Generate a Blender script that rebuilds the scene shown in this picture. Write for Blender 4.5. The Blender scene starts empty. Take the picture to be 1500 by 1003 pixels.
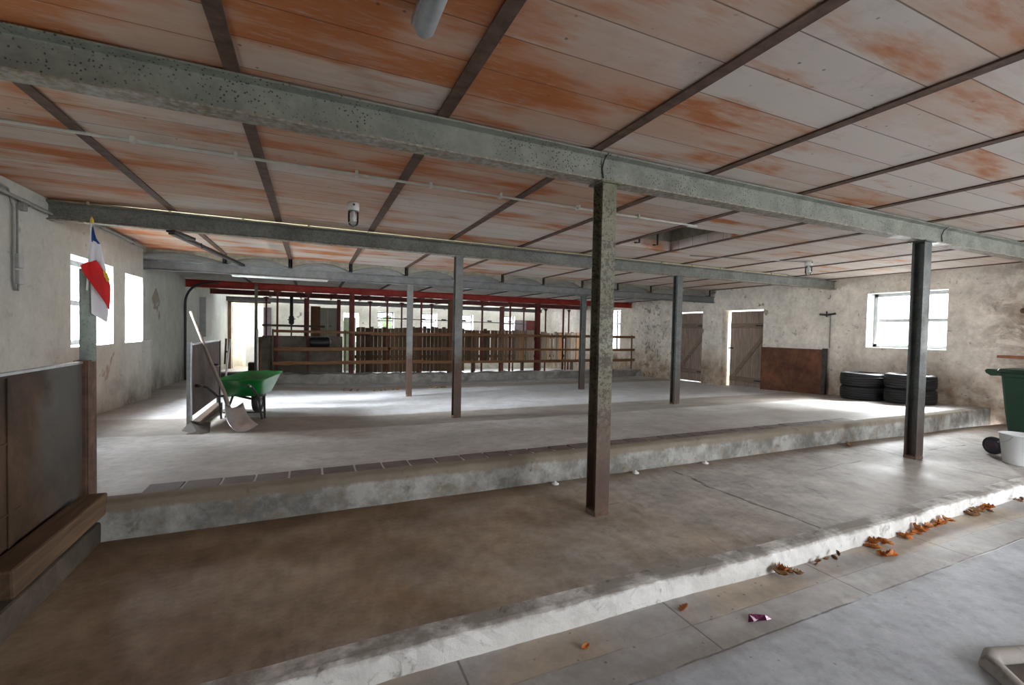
import bpy, bmesh, math, random
from mathutils import Vector, Matrix
random.seed(7)
C = bpy.context.scene.collection
PI = math.pi

# ------------------------------------------------------------------ camera geometry (metres; z = 0 is the middle platform)
F = 661.2; YAW, PITCH, ROLL = map(math.radians, (24.003, 1.4757, -1.1644))
CAM = Vector((0, 0, 1.4))
_f = Vector((math.sin(YAW)*math.cos(PITCH), math.cos(YAW)*math.cos(PITCH), -math.sin(PITCH)))
_r = Vector((math.cos(YAW), -math.sin(YAW), 0)); _d = _f.cross(_r)
RX = math.cos(ROLL)*_r + math.sin(ROLL)*_d; DX = -math.sin(ROLL)*_r + math.cos(ROLL)*_d
cd = bpy.data.cameras.new('camera'); cam = bpy.data.objects.new('camera', cd); C.objects.link(cam)
cd.sensor_width = 36; cd.lens = F*36/1500; cd.clip_start = .05; cd.clip_end = 200
cam.matrix_world = Matrix(((RX.x, -DX.x, -_f.x, CAM.x), (RX.y, -DX.y, -_f.y, CAM.y), (RX.z, -DX.z, -_f.z, CAM.z), (0, 0, 0, 1)))
bpy.context.scene.camera = cam

# ------------------------------------------------------------------ room measures
XL, XR, XB = -2.67, 11.3, -2.97          # left wall, right wall, recessed left wall
YF, YB = -2.6, 21.0                      # wall behind the viewer, back wall
Y1, Y2, Y3 = 2.9, 6.7, 10.2              # the three grey beams
CEIL = 2.757
JX = [-1.516, -.393, .752, 1.915, 3.055, 4.224, 5.35, 6.498, 7.64, 8.79, 9.93, 11.06]
def lerp(t, K, Z):
    if t <= K[0]: return Z[0]
    for i in range(len(K)-1):
        if t <= K[i+1]: return Z[i] + (Z[i+1]-Z[i])*(t-K[i])/(K[i+1]-K[i])
    return Z[-1]
def ystep(x): return 3.66 + (0 if x < 8 else .26*(x-8)/3.3)
def zf(x, y):
    """height of the upper floor: it falls gently towards the back, a little higher by the left wall"""
    z = lerp(y, [-3, 3.66, 6.75, 8.5, 10.15, 11.5, 14, 21, 24], [.25, .25, .04, -.05, -.12, -.16, -.2, -.5, -.6])
    z += .045*max(0, 1-x)*min(1, max(0, (y-3.66)/4))
    if x > 8: z -= .06*min(1, (x-8)/3.3)*max(0, 1-(y-3.66)/4)
    return z
def zp(x): return 0 if x < 7 else -.1*min(1, (x-7)/4.3)*.9   # middle platform
ZA = -.12                                                     # front aisle

# ------------------------------------------------------------------ mesh builder
class MB:
    def __init__(s): s.v = []; s.f = []; s.sm = []
    def add(s, vs, fs, sm=False):
        n = len(s.v); s.v += [Vector(v) for v in vs]
        for f in fs: s.f.append([i+n for i in f]); s.sm.append(sm)
        return s
    def box(s, x0, x1, y0, y1, z0, z1):
        return s.add([(x, y, z) for x in (x0, x1) for y in (y0, y1) for z in (z0, z1)],
                     [(0,1,3,2), (4,6,7,5), (0,4,5,1), (2,3,7,6), (0,2,6,4), (1,5,7,3)])
    def bar(s, a, b, w, h, up=(0,0,1)):
        a, b = Vector(a), Vector(b); d = (b-a).normalized(); up = Vector(up)
        if abs(d.dot(up)) > .98: up = Vector((0,1,0))
        sx = d.cross(up).normalized(); sz = sx.cross(d).normalized()
        return s.add([p + sx*i*w/2 + sz*j*h/2 for p in (a, b) for i, j in ((-1,-1), (1,-1), (1,1), (-1,1))],
                     [(0,1,2,3), (7,6,5,4), (0,4,5,1), (1,5,6,2), (2,6,7,3), (3,7,4,0)])
    def tube(s, path, r, n=10, cap=True):
        path = [Vector(p) for p in path]; rs = r if isinstance(r, (list, tuple)) else [r]*len(path)
        vs = []; up = None
        for i, p in enumerate(path):
            d = (path[min(i+1, len(path)-1)] - path[max(i-1, 0)]).normalized()
            if up is None: up = Vector((0,0,1)) if abs(d.z) < .9 else Vector((0,1,0))
            sx = d.cross(up).normalized(); up = sx.cross(d).normalized()
            vs += [p + rs[i]*(sx*math.cos(2*PI*k/n) + up*math.sin(2*PI*k/n)) for k in range(n)]
        fs = [(i*n+k, i*n+(k+1) % n, (i+1)*n+(k+1) % n, (i+1)*n+k) for i in range(len(path)-1) for k in range(n)]
        s.add(vs, fs, True)
        if cap:
            b = len(s.v)-len(vs)
            s.f += [[b+k for k in range(n-1, -1, -1)], [b+(len(path)-1)*n+k for k in range(n)]]; s.sm += [False, False]
        return s
    def lathe(s, prof, c=(0,0,0), axis=(0,0,1), n=32, closed=False, sm=True):
        ax = Vector(axis).normalized(); c = Vector(c)
        u = ax.cross(Vector((0,1,0)) if abs(ax.y) < .9 else Vector((1,0,0))).normalized(); w = ax.cross(u)
        vs = [c + ax*h + r*(u*math.cos(2*PI*k/n) + w*math.sin(2*PI*k/n)) for r, h in prof for k in range(n)]
        m = len(prof); rng = m if closed else m-1
        s.add(vs, [(i*n+k, i*n+(k+1) % n, ((i+1) % m)*n+(k+1) % n, ((i+1) % m)*n+k) for i in range(rng) for k in range(n)], sm)
        if not closed:
            b = len(s.v)-len(vs)
            if prof[0][0] > 1e-4: s.f.append([b+k for k in range(n-1, -1, -1)]); s.sm.append(False)
            if prof[-1][0] > 1e-4: s.f.append([b+(m-1)*n+k for k in range(n)]); s.sm.append(False)
        return s
    def prism(s, prof, fn, a, b, cap=True):
        n = len(prof); s.add([fn(p, t) for t in (a, b) for p in prof], [(k, (k+1) % n, n+(k+1) % n, n+k) for k in range(n)])
        if cap:
            q = len(s.v)-2*n; s.f += [list(range(q+n-1, q-1, -1)), list(range(q+n, q+2*n))]; s.sm += [False]*2
        return s
    def grid(s, fn, us, vs, sm=True, flip=False):
        m = len(vs); P = [fn(u, v) for u in us for v in vs]
        fs = [(i*m+j, (i+1)*m+j, (i+1)*m+j+1, i*m+j+1) for i in range(len(us)-1) for j in range(m-1)]
        return s.add(P, [f[::-1] for f in fs] if flip else fs, sm)
    def build(s, name, m, parent=None, loc=None, bevel=0, subdiv=0, solid=0, fix=True):
        me = bpy.data.meshes.new(name)
        if parent is not None:
            org = Vector(parent.get('org', (0,0,0)))
            o_loc = Vector((0,0,0))
        else:
            org = Vector(loc) if loc is not None else Vector((0,0,0)); o_loc = org
        me.from_pydata([tuple(v-org) for v in s.v], [], s.f)
        for p, q in zip(me.polygons, s.sm): p.use_smooth = q
        if fix:
            bm = bmesh.new(); bm.from_mesh(me); bmesh.ops.recalc_face_normals(bm, faces=bm.faces); bm.to_mesh(me); bm.free()
        me.materials.append(M[m]); o = bpy.data.objects.new(name, me); C.objects.link(o)
        if parent is not None: o.parent = parent; o['org'] = tuple(org)
        else: o.location = o_loc; o['org'] = tuple(org)
        if solid: d = o.modifiers.new('s', 'SOLIDIFY'); d.thickness = solid; d.offset = 0
        if subdiv: d = o.modifiers.new('d', 'SUBSURF'); d.levels = d.render_levels = subdiv
        if bevel:
            d = o.modifiers.new('b', 'BEVEL'); d.width = bevel; d.segments = 2; d.limit_method = 'ANGLE'; d.angle_limit = .6
        return o
def thing(name, label, cat, loc, group=None):
    o = bpy.data.objects.new(name, None); C.objects.link(o); o.location = loc; o.empty_display_size = .1
    o['org'] = tuple(loc); return tag(o, label, cat, group)
def tag(o, label, cat, group=None, kind=None):
    o['label'] = label; o['category'] = cat
    if group: o['group'] = group
    if kind: o['kind'] = kind
    return o
def struct(o, label=None):
    o['kind'] = 'structure'
    if label: o['label'] = label
    return o
def frange(a, b, st):
    n = max(1, round((b-a)/st)); return [a+(b-a)*i/n for i in range(n+1)]

# ------------------------------------------------------------------ materials
M = {}
class NT:
    def __init__(s, name, rough=.8, metal=0, spec=.4):
        m = bpy.data.materials.new(name); m.use_nodes = True; s.m = m; s.t = m.node_tree; s.b = s.t.nodes['Principled BSDF']
        s.b.inputs['Roughness'].default_value = rough; s.b.inputs['Metallic'].default_value = metal
        s.b.inputs['Specular IOR Level'].default_value = spec
        tc = s.n('ShaderNodeTexCoord'); s.P = tc.outputs['Object']; M[name] = m
        sp = s.n('ShaderNodeSeparateXYZ'); s.l(s.P, sp.inputs[0]); s.X, s.Y, s.Z = sp.outputs
    def n(s, t, **k):
        o = s.t.nodes.new(t)
        for a, b in k.items(): setattr(o, a, b)
        return o
    def l(s, a, b):
        if isinstance(a, (int, float)): b.default_value = a
        elif isinstance(a, tuple): b.default_value = (*a, 1) if len(a) == 3 and b.type == 'RGBA' else a
        else: s.t.links.new(a, b)
    def m_(s, op, a, b=0, c=0, clamp=False):
        o = s.n('ShaderNodeMath', operation=op, use_clamp=clamp)
        s.l(a, o.inputs[0]); s.l(b, o.inputs[1]); s.l(c, o.inputs[2]); return o.outputs[0]
    def sc(s, sx, sy, sz, vec=None):
        o = s.n('ShaderNodeVectorMath', operation='MULTIPLY'); s.l(vec or s.P, o.inputs[0]); o.inputs[1].default_value = (sx, sy, sz); return o.outputs[0]
    def noise(s, scale, detail=4, rough=.55, vec=None, dist=0):
        o = s.n('ShaderNodeTexNoise'); s.l(vec or s.P, o.inputs['Vector']); o.inputs['Scale'].default_value = scale
        o.inputs['Detail'].default_value = detail; o.inputs['Roughness'].default_value = rough; o.inputs['Distortion'].default_value = dist
        return o.outputs['Fac']
    def voro(s, scale, vec=None, feature='F1'):
        o = s.n('ShaderNodeTexVoronoi', feature=feature); s.l(vec or s.P, o.inputs['Vector']); o.inputs['Scale'].default_value = scale; return o.outputs['Distance']
    def mr(s, v, a, b, c=0, d=1):
        o = s.n('ShaderNodeMapRange'); s.l(v, o.inputs[0])
        for i, x in enumerate((a, b, c, d)): o.inputs[i+1].default_value = x
        return o.outputs[0]
    def white(s, x, y=0):
        c = s.n('ShaderNodeCombineXYZ'); s.l(x, c.inputs[0]); s.l(y, c.inputs[1])
        o = s.n('ShaderNodeTexWhiteNoise', noise_dimensions='3D'); s.l(c.outputs[0], o.inputs['Vector']); return o.outputs['Value']
    def mix(s, f, a, b, mode='MIX'):
        o = s.n('ShaderNodeMix', data_type='RGBA', blend_type=mode); s.l(f, o.inputs[0]); s.l(a, o.inputs[6]); s.l(b, o.inputs[7]); return o.outputs[2]
    def col(s, c): s.l(c, s.b.inputs['Base Color']); return s
    def rgh(s, r): s.l(r, s.b.inputs['Roughness']); return s
    def grain(s, c, k=1.0, sc=1.0):
        f = s.m_('ADD', s.m_('MULTIPLY', s.m_('SUBTRACT', s.noise(11*sc, 9, .8), .5), 1.5*k), s.m_('MULTIPLY', s.m_('SUBTRACT', s.noise(2.3*sc, 6, .7), .5), 1.3*k))
        f = s.m_('ADD', f, 1.0); cx = s.n('ShaderNodeCombineXYZ')
        for i in range(3): s.l(f, cx.inputs[i])
        return s.mix(1.0, c, cx.outputs[0], 'MULTIPLY')
    def bump(s, h, st=.3, d=.01):
        o = s.n('ShaderNodeBump'); o.inputs['Strength'].default_value = st; o.inputs['Distance'].default_value = d
        s.l(h, o.inputs['Height']); s.l(o.outputs[0], s.b.inputs['Normal']); return s

def plain(name, c, rough=.6, metal=0, var=.25, scale=9, bump=0):
    t = NT(name, rough, metal); f = t.noise(scale, 5)
    t.col(t.mix(t.mr(f, .3, .7), tuple(x*(1-var) for x in c), tuple(min(1, x*(1+var)) for x in c)))
    if bump: t.bump(f, bump, .01)
    return t

# flat hollow terracotta slabs, limewashed, much of the wash worn off
t = NT('terracotta_slab', .85, 0, .2)
bay = t.m_('FLOOR', t.m_('MULTIPLY', t.m_('ADD', t.X, 2.66), 1/1.1415))
yy = t.m_('ADD', t.m_('MULTIPLY', t.Y, 1/.285), t.m_('MULTIPLY', t.white(bay, 3.3), 7))
brd = t.m_('FLOOR', yy); fr = t.m_('FRACT', yy); rb = t.white(bay, brd)
st = t.noise(1.0, 6, .65, t.sc(.55, 3.5, 1)); bl = t.noise(.9, 3, .5, t.sc(.8, 1.2, 1)); fine = t.noise(3, 8, .75, t.sc(2.5, 16, 1))
bias = t.mr(t.X, -2.5, 6.5, .14, -.115)
pat = t.noise(1.0, 3, .5, t.sc(1.5, 3.2, 1)); r2 = t.white(brd, bay)
a = t.m_('ADD', t.m_('ADD', t.m_('MULTIPLY', t.m_('SUBTRACT', rb, .5), .22), t.m_('MULTIPLY', st, .55)), t.m_('ADD', t.m_('MULTIPLY', bl, .45), bias))
a = t.m_('ADD', a, t.m_('MULTIPLY', t.m_('SUBTRACT', fine, .5), .22))
c = t.mix(t.mr(r2, 0, 1), (.62, .545, .495), (.675, .605, .555))
a = t.m_('ADD', a, t.m_('MULTIPLY', t.mr(t.Y, 3.1, 2.6, 0, .10), t.mr(t.X, 2.2, .2)))
c = t.mix(t.mr(a, .42, .60), c, (.58, .385, .29))
b_ = t.m_('ADD', t.m_('MULTIPLY', t.m_('SUBTRACT', a, .5), .9), t.m_('ADD', t.m_('MULTIPLY', pat, .9), t.m_('MULTIPLY', t.m_('SUBTRACT', st, .5), .5)))
c = t.mix(t.mr(b_, .50, .70), c, (.52, .205, .09)); c = t.mix(t.mr(b_, .62, .84), c, (.46, .145, .048))
c = t.mix(t.mr(fine, .52, .72, 0, .45), c, (.64, .58, .54)); c = t.mix(t.mr(t.noise(2.5, 6, .7), .56, .72, 0, .45), c, (.36, .29, .25))
seam = t.m_('MAXIMUM', t.mr(fr, .018, .006), t.mr(fr, .985, .995)); c = t.mix(t.m_('MULTIPLY', seam, .75), c, (.10, .05, .03))
sp = t.m_('MULTIPLY', t.mr(t.voro(9), .10, .05), t.mr(t.noise(2.2, 3), .46, .56)); c = t.mix(t.m_('MULTIPLY', sp, .75), c, (.12, .08, .06))
t.col(c).bump(t.m_('SUBTRACT', fine, t.m_('MULTIPLY', seam, 3)), .25, .004)

def steel(name, base, grime, speck=.55, rust=(.075, .045, .03), zr=None, zw=.3, low=None, flake=0):
    t = NT(name, .55, 0, .4)
    n1 = t.noise(5, 5); n2 = t.noise(24, 3, .6, t.sc(1, 1, 1)); c = t.mix(t.mr(n1, .35, .7), base, tuple(x*.72 for x in base))
    c = t.mix(t.mr(t.noise(2.2, 6, .7), .52, .72, 0, .6), c, grime)
    sp = t.m_('MULTIPLY', t.mr(t.m_('ADD', t.voro(46), t.m_('MULTIPLY', t.noise(70, 2), .22)), .40, .29), t.mr(t.noise(2.6, 4), .36, .50)); c = t.mix(t.m_('MULTIPLY', sp, speck), c, (.035, .028, .022))
    if flake: c = t.mix(t.m_('MULTIPLY', t.mr(t.m_('ADD', t.noise(38, 5, .7), t.m_('MULTIPLY', t.noise(3, 3), .5)), .76, .82), flake), c, (.05, .036, .024))
    if low is not None:      # dirt lying on and hanging from the lower flange
        g = t.m_('MULTIPLY', t.mr(t.m_('ADD', t.Z, t.m_('MULTIPLY', n2, .03)), low+.055, low+.02), .75)
        c = t.mix(g, c, t.mix(t.mr(n2, .4, .62), (.37, .335, .30), (.19, .135, .07)))
    if zr is not None:       # bare rusty foot
        h = t.m_('ADD', t.Z, t.m_('MULTIPLY', t.m_('SUBTRACT', t.noise(4.5, 5, .65, t.sc(1, 1, .5)), .5), 1.1))
        c = t.mix(t.mr(h, zr+zw, zr-zw), c, t.mix(n1, tuple(x*.7 for x in rust), tuple(x*1.6 for x in rust)))
    t.col(t.grain(c, .6, 1.6)).bump(n2, .25, .004).rgh(t.mr(n1, .3, .7, .4, .75)); return t
steel('beam_paint_green', (.235, .25, .21), (.19, .185, .14), .9, low=2.53)
steel('beam_paint_blue', (.19, .20, .182), (.155, .15, .12), .6, low=2.525, flake=.3)
steel('beam_paint_pale', (.20, .21, .212), (.19, .18, .16), .35)
steel('post_paint_olive', (.19, .185, .125), (.11, .092, .055), .8, (.085, .052, .038), .75, .5, flake=.85)
steel('post_paint_dark', (.10, .115, .11), (.12, .115, .09), .5, (.055, .038, .03), .5, .3, flake=.5)
steel('post_paint_grey', (.215, .225, .215), (.18, .165, .14), .3, (.075, .045, .03), 1.0, .16)
steel('pole_paint', (.30, .35, .31), (.18, .185, .15), .35)
steel('red_paint', (.36, .03, .018), (.26, .03, .018), .25)
steel('upright_red', (.135, .018, .014), (.09, .02, .016), .3)
steel('red_paint_dull', (.115, .02, .014), (.075, .022, .016), .3)
plain('rusty_joist', (.115, .068, .048), .8, 0, .4, 14, .3)
plain('dark_steel', (.045, .04, .037), .6, .2, .4, 10, .1)
plain('bare_steel', (.42, .43, .44), .35, .8, .15, 20, .05)
plain('dark_wood', (.055, .034, .022), .8, 0, .4, 6, .3)

def wood(name, c1, c2, axis=0, rough=.75):
    t = NT(name, rough, 0, .3); s = [14, 14, 14]; s[axis] = 1.1
    g = t.noise(1.6, 6, .6, t.sc(*s), 1.2); b = t.noise(1.1, 3)
    c = t.mix(t.mr(g, .3, .72), c1, c2); c = t.mix(t.mr(b, .5, .75, 0, .5), c, tuple(x*.55 for x in c1)); t.col(c).bump(g, .3, .005); return t
wood('rail_wood', (.12, .06, .03), (.27, .135, .06), 0)
wood('timber_wood', (.075, .045, .026), (.17, .11, .066), 1)
wood('plank_wood', (.10, .062, .036), (.24, .155, .09), 2)
wood('door_wood', (.20, .15, .12), (.42, .33, .27), 2)
wood('brace_wood', (.16, .115, .085), (.30, .225, .175), 1)
wood('handle_wood', (.20, .17, .14), (.31, .275, .235), 2)
wood('brown_wood', (.08, .04, .02), (.15, .075, .035), 2)

# plank fence behind the rails: every plank its own tone
t = NT('paling_wood', .8, 0, .2); w = t.white(t.m_('FLOOR', t.m_('MULTIPLY', t.X, 1/.14)), 2); g = t.noise(1.6, 6, .6, t.sc(14, 14, 1.1), 1)
pale = t.mr(t.X, 1.2, 3.4)
c = t.mix(w, (.085, .055, .034), (.20, .125, .07)); c = t.mix(t.m_('MULTIPLY', pale, t.mr(w, .2, .8, .35, 1)), c, t.mix(t.mr(w, .55, .75), (.46, .40, .32), (.44, .22, .10)))
t.col(t.mix(t.mr(g, .3, .75, 0, .5), c, (.05, .033, .022))).bump(g, .3, .005)

# rusty brown sheet panels
def panel(name, c1, c2, c3):
    t = NT(name, .7, 0, .3); a = t.noise(2.2, 6, .65); b = t.noise(9, 6, .7); h = t.noise(3, 4, .6, t.sc(.5, .5, 6))
    c = t.mix(t.mr(a, .35, .68), c1, c2); c = t.mix(t.mr(h, .52, .75, 0, .55), c, c3); c = t.mix(t.mr(b, .62, .8, 0, .5), c, tuple(x*1.5 for x in c2)); c = t.grain(c, 1.1); t.col(c).bump(b, .3, .004); return t
t = panel('left_panel_sheet', (.036, .021, .011), (.076, .045, .026), (.055, .038, .025))
g = t.m_('MULTIPLY', t.mr(t.m_('ADD', t.Y, t.m_('MULTIPLY', t.m_('SUBTRACT', t.noise(2.5, 5), .5), .9)), -.62, -.42), t.mr(t.Z, .25, .9, .25, .8))
old = t.b.inputs['Base Color'].links[0].from_socket; t.col(t.mix(g, old, t.mix(t.noise(9, 5), (.075, .075, .07), (.115, .11, .10))))
panel('middle_panel_sheet', (.055, .032, .026), (.10, .066, .054), (.07, .05, .042))
panel('right_panel_sheet', (.085, .03, .016), (.15, .062, .03), (.10, .043, .02))

# limewashed plaster: damp brown foot, mould, flaked patches
def plaster(name, base, stain, z0, zw, mould=.5, rough_n=0, grime=.35, mot=.5, y0=None):
    t = NT(name, .9, 0, .15); a = t.noise(.9, 5, .6); b = t.noise(4, 7, .65); d = t.noise(1.7, 6, .7, None, .6)
    c = t.mix(t.mr(a, .38, .62), tuple(x*(1-.4*mot) for x in base), base); c = t.mix(t.mr(t.noise(3.3, 7, .72), .5, .68, 0, mot*.6), c, tuple(x*.5+y*.35 for x, y in zip(stain, base)))
    c = t.mix(t.mr(t.noise(2.4, 5, .7, t.sc(1, 1, .35)), .54, .78, 0, grime), c, tuple(x*.5 for x in stain))
    h = t.m_('ADD', t.Z, t.m_('MULTIPLY', t.m_('SUBTRACT', a, .5), 1.5))
    low = t.m_('MULTIPLY', t.mr(h, z0+zw, z0-zw), t.mr(b, .25, .6, .4, 1)); c = t.mix(t.m_('MULTIPLY', low, .85), c, t.mix(t.mr(d, .4, .62), stain, tuple(x*.45 for x in stain)))
    mk = t.m_('MULTIPLY', t.mr(t.noise(7, 5, .7, None, .8), .60, .68), t.mr(d, .45, .58)); c = t.mix(t.m_('MULTIPLY', mk, mould), c, (.085, .065, .045))
    fl = t.mr(t.noise(1.15, 4, .55, None, .4), .665, .685); c = t.mix(t.m_('MULTIPLY', fl, .8), c, (.25, .195, .15))
    if y0 is not None:       # bare rubble and lost plaster towards the near end, mould by the fence
        near = t.mr(t.m_('ADD', t.Y, t.m_('MULTIPLY', t.noise(1.2, 4), .8)), y0+.5, y0-.3)
        k = t.m_('MULTIPLY', near, t.mr(t.noise(2.1, 7, .72, t.sc(1, 1, 1.7), .8), .44, .57)); c = t.mix(t.m_('MULTIPLY', k, .9), c, t.mix(t.mr(t.noise(9, 4), .4, .6), (.40, .31, .24), (.24, .17, .125)))
        far = t.m_('MULTIPLY', t.mr(t.m_('ABSOLUTE', t.m_('SUBTRACT', t.Y, 12.9)), 1.1, .3), t.mr(t.noise(4, 6, .75, None, 1.2), .53, .62)); c = t.mix(t.m_('MULTIPLY', far, .85), c, (.10, .075, .05))
    t.col(t.grain(c, .35 + .3*(rough_n > 1))).bump(t.m_('SUBTRACT', t.m_('ADD', b, t.m_('MULTIPLY', d, rough_n)), t.m_('MULTIPLY', fl, .5)), .35, .02); return t
plaster('plaster_left', (.535, .54, .49), (.22, .18, .135), .30, .30, .35, 0, .2, .3)
plaster('plaster_right', (.78, .715, .635), (.33, .215, .125), .62, .40, .9, 2, .3, .4, 4.2)
plaster('plaster_back', (.84, .79, .67), (.30, .25, .16), -.3, .4, .55, .5, .2)
plaster('plaster_plain', (.6, .58, .54), (.25, .2, .15), 0, .3, .4)
plaster('reveal_white', (.82, .82, .81), (.5, .48, .44), -1, .1, .05, 0, .1)

# concretes
def concrete(name, c1, c2, rough=.6, sc=1, spots=.5):
    t = NT(name, rough, 0, .4); a = t.noise(.8*sc, 7, .68); b = t.noise(7, 7, .75); c = t.mix(t.mr(a, .40, .60), c1, c2); c = t.mix(t.mr(t.noise(2.7*sc, 6, .7), .46, .64, 0, .5), c, tuple(x*.66 for x in c1))
    c = t.mix(t.mr(b, .53, .70, 0, .5), c, tuple(x*.55 for x in c1)); s_ = t.mr(t.voro(11), .09, .045); s_ = t.m_('MULTIPLY', s_, t.mr(t.noise(1.6, 3), .44, .56))
    c = t.mix(t.m_('MULTIPLY', s_, spots), c, (.07, .055, .045)); t.a, t.bb, t.c = a, b, c; return t
t = concrete('aisle_concrete', (.315, .335, .36), (.41, .435, .465), .5)
wob = t.m_('MULTIPLY', t.m_('SUBTRACT', t.noise(2.5, 6, .7), .5), .03); yv = t.m_('ADD', t.Y, wob)
strip = t.mr(yv, 1.525, 1.545); s2 = t.mr(yv, 1.72, 1.735)
c = t.mix(t.m_('MULTIPLY', strip, .6), t.c, t.mix(t.mr(t.a, .35, .65), (.30, .27, .235), (.40, .365, .32)))
c = t.mix(t.m_('MULTIPLY', s2, t.mr(t.noise(1.3, 5), .42, .6)), c, (.37, .315, .25))
ln = t.m_('MAXIMUM', t.mr(t.m_('ABSOLUTE', t.m_('SUBTRACT', yv, 1.53)), .008, .002), t.m_('MULTIPLY', t.mr(t.m_('ABSOLUTE', t.m_('SUBTRACT', yv, 1.728)), .006, .002), .4)); ln = t.m_('MULTIPLY', ln, t.mr(t.noise(3, 5, .7), .38, .56))
xs = t.m_('MULTIPLY', t.mr(t.m_('ABSOLUTE', t.m_('SUBTRACT', t.m_('FRACT', t.m_('MULTIPLY', t.X, .83)), .52)), .006, .003), t.mr(t.Y, 1.52, 1.53)); ln = t.m_('MAXIMUM', ln, t.m_('MULTIPLY', xs, .8))
dots = t.m_('MULTIPLY', t.m_('MULTIPLY', t.mr(t.voro(15), .14, .09), t.mr(t.noise(2.5, 3), .45, .56)), t.mr(strip, 0, 1, .25, 1)); c = t.mix(t.m_('MULTIPLY', dots, .7), c, (.10, .08, .065))
c = t.mix(t.m_('MULTIPLY', t.mr(t.m_('ABSOLUTE', t.m_('SUBTRACT', t.Y, 1.555)), .09, .02), t.mr(t.noise(2, 5, .7), .42, .6, 0, .7)), c, (.20, .175, .155)); c = t.mix(t.m_('MULTIPLY', ln, .85), c, (.095, .08, .07)); t.col(t.grain(c, .6)).bump(t.m_('SUBTRACT', t.bb, t.m_('MULTIPLY', ln, 2)), .2, .006)
t = concrete('platform_concrete', (.34, .315, .285), (.45, .425, .395), .5)
br = t.m_('ADD', t.mr(t.X, 3.8, .2), t.m_('MULTIPLY', t.m_('SUBTRACT', t.noise(.75, 6, .65), .5), 2.2))
c = t.mix(t.mr(br, .15, .85, 0, .9), t.c, t.mix(t.mr(t.noise(1.4, 6, .7), .42, .60), (.19, .125, .068), (.31, .235, .16)))
c = t.mix(t.mr(t.m_('ADD', t.Y, t.m_('MULTIPLY', t.noise(2, 5), .25)), 2.32, 2.12, 0, .65), c, t.mix(t.mr(t.bb, .4, .62), (.30, .27, .245), (.10, .075, .06)))
c = t.mix(t.m_('MULTIPLY', t.mr(t.m_('ADD', t.Y, t.m_('MULTIPLY', t.noise(2, 5), .2)), 3.5, 3.75), .7), c, (.15, .09, .045))
wx = t.m_('ADD', t.X, t.m_('MULTIPLY', t.m_('SUBTRACT', t.noise(1.7, 4), .5), .25))
j = t.m_('MAXIMUM', t.mr(t.m_('ABSOLUTE', t.m_('SUBTRACT', wx, 3.4)), .022, .006), t.mr(t.m_('ABSOLUTE', t.m_('SUBTRACT', wx, 6.45)), .022, .006))
j = t.m_('MAXIMUM', j, t.m_('MULTIPLY', t.mr(t.m_('ABSOLUTE', t.m_('SUBTRACT', t.Y, t.m_('ADD', 2.93, t.m_('MULTIPLY', t.noise(1.1, 4), .2)))), .015, .004), t.m_('MULTIPLY', t.mr(t.noise(.9, 2), .5, .56), t.mr(t.X, 1.5, 2.2))))
j = t.m_('MULTIPLY', j, t.mr(t.noise(6, 5, .7), .36, .52))
c = t.mix(t.m_('MULTIPLY', j, .85), c, (.075, .055, .04))
sc = t.mr(t.noise(1.0, 7, .75, t.sc(7, 2.2, 1)), .55, .66); c = t.mix(t.m_('MULTIPLY', sc, t.mr(t.X, 1.2, 2.6, .2, .75)), c, (.17, .145, .12))
t.col(t.grain(c, .8)).bump(t.m_('SUBTRACT', t.bb, t.m_('MULTIPLY', j, 2)), .25, .006).rgh(t.mr(t.a, .38, .62, .5, .72)); t.b.inputs['Specular IOR Level'].default_value = .28
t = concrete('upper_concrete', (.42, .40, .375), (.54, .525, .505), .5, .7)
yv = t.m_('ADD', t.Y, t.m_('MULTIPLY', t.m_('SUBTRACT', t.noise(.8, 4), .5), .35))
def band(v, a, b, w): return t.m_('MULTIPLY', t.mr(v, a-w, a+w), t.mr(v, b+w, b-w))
c = t.mix(t.m_('MULTIPLY', band(yv, 6.15, 7.4, .04), .8), t.c, t.mix(t.mr(t.noise(1.5, 5, .65), .35, .65), (.185, .155, .125), (.27, .24, .205)))  # darker band: brown floor tone plus shade put into the colour
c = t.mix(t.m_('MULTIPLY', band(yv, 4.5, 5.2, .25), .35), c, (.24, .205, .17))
c = t.mix(t.m_('MULTIPLY', band(yv, 7.45, 11.6, .05), t.mr(t.a, .3, .6, .35, .85)), c, (.53, .54, .56))  # pale band: lime plus left-window light put into the colour
c = t.mix(t.m_('MULTIPLY', band(yv, 11.75, 12.5, .08), .85), c, (.25, .205, .15))
c = t.mix(t.m_('MULTIPLY', t.mr(yv, 12.5, 12.7), t.mr(t.noise(2.6, 6, .7), .42, .62, .3, 1)), c, t.mix(t.mr(t.noise(5, 5, .7), .42, .6), (.42, .42, .42), (.20, .185, .165)))
edge = t.m_('MULTIPLY', t.mr(t.X, -1.9, -2.7), .7); c = t.mix(edge, c, (.17, .13, .095))
st = t.mr(t.noise(1, 7, .7, t.sc(1.2, 5, 1)), .6, .7, 0, .35); c = t.mix(st, c, (.24, .21, .18))
t.col(t.grain(c, .7)).bump(t.bb, .2, .006).rgh(t.mr(t.a, .35, .65, .42, .62))
def riser(name, base, dirt, ztop, mot=.2):
    t = NT(name, .85, 0, .2); a = t.noise(2.6, 6, .68); b = t.noise(8, 6, .7, None, .5); c = t.mix(t.mr(a, .40, .60), base, tuple(x*(1-mot) for x in base)); c = t.mix(t.mr(t.noise(5, 5, .7), .5, .64, 0, mot), c, dirt)
    h = t.m_('ADD', t.Z, t.m_('MULTIPLY', t.m_('SUBTRACT', a, .5), .12)); top = t.mr(h, ztop-.03, ztop-.005)
    c = t.mix(t.m_('MULTIPLY', top, .8), c, dirt); c = t.mix(t.mr(b, .58, .70, 0, .75), c, tuple(x*.6 for x in dirt)); t.col(c).bump(b, .5, .015); return t
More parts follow.
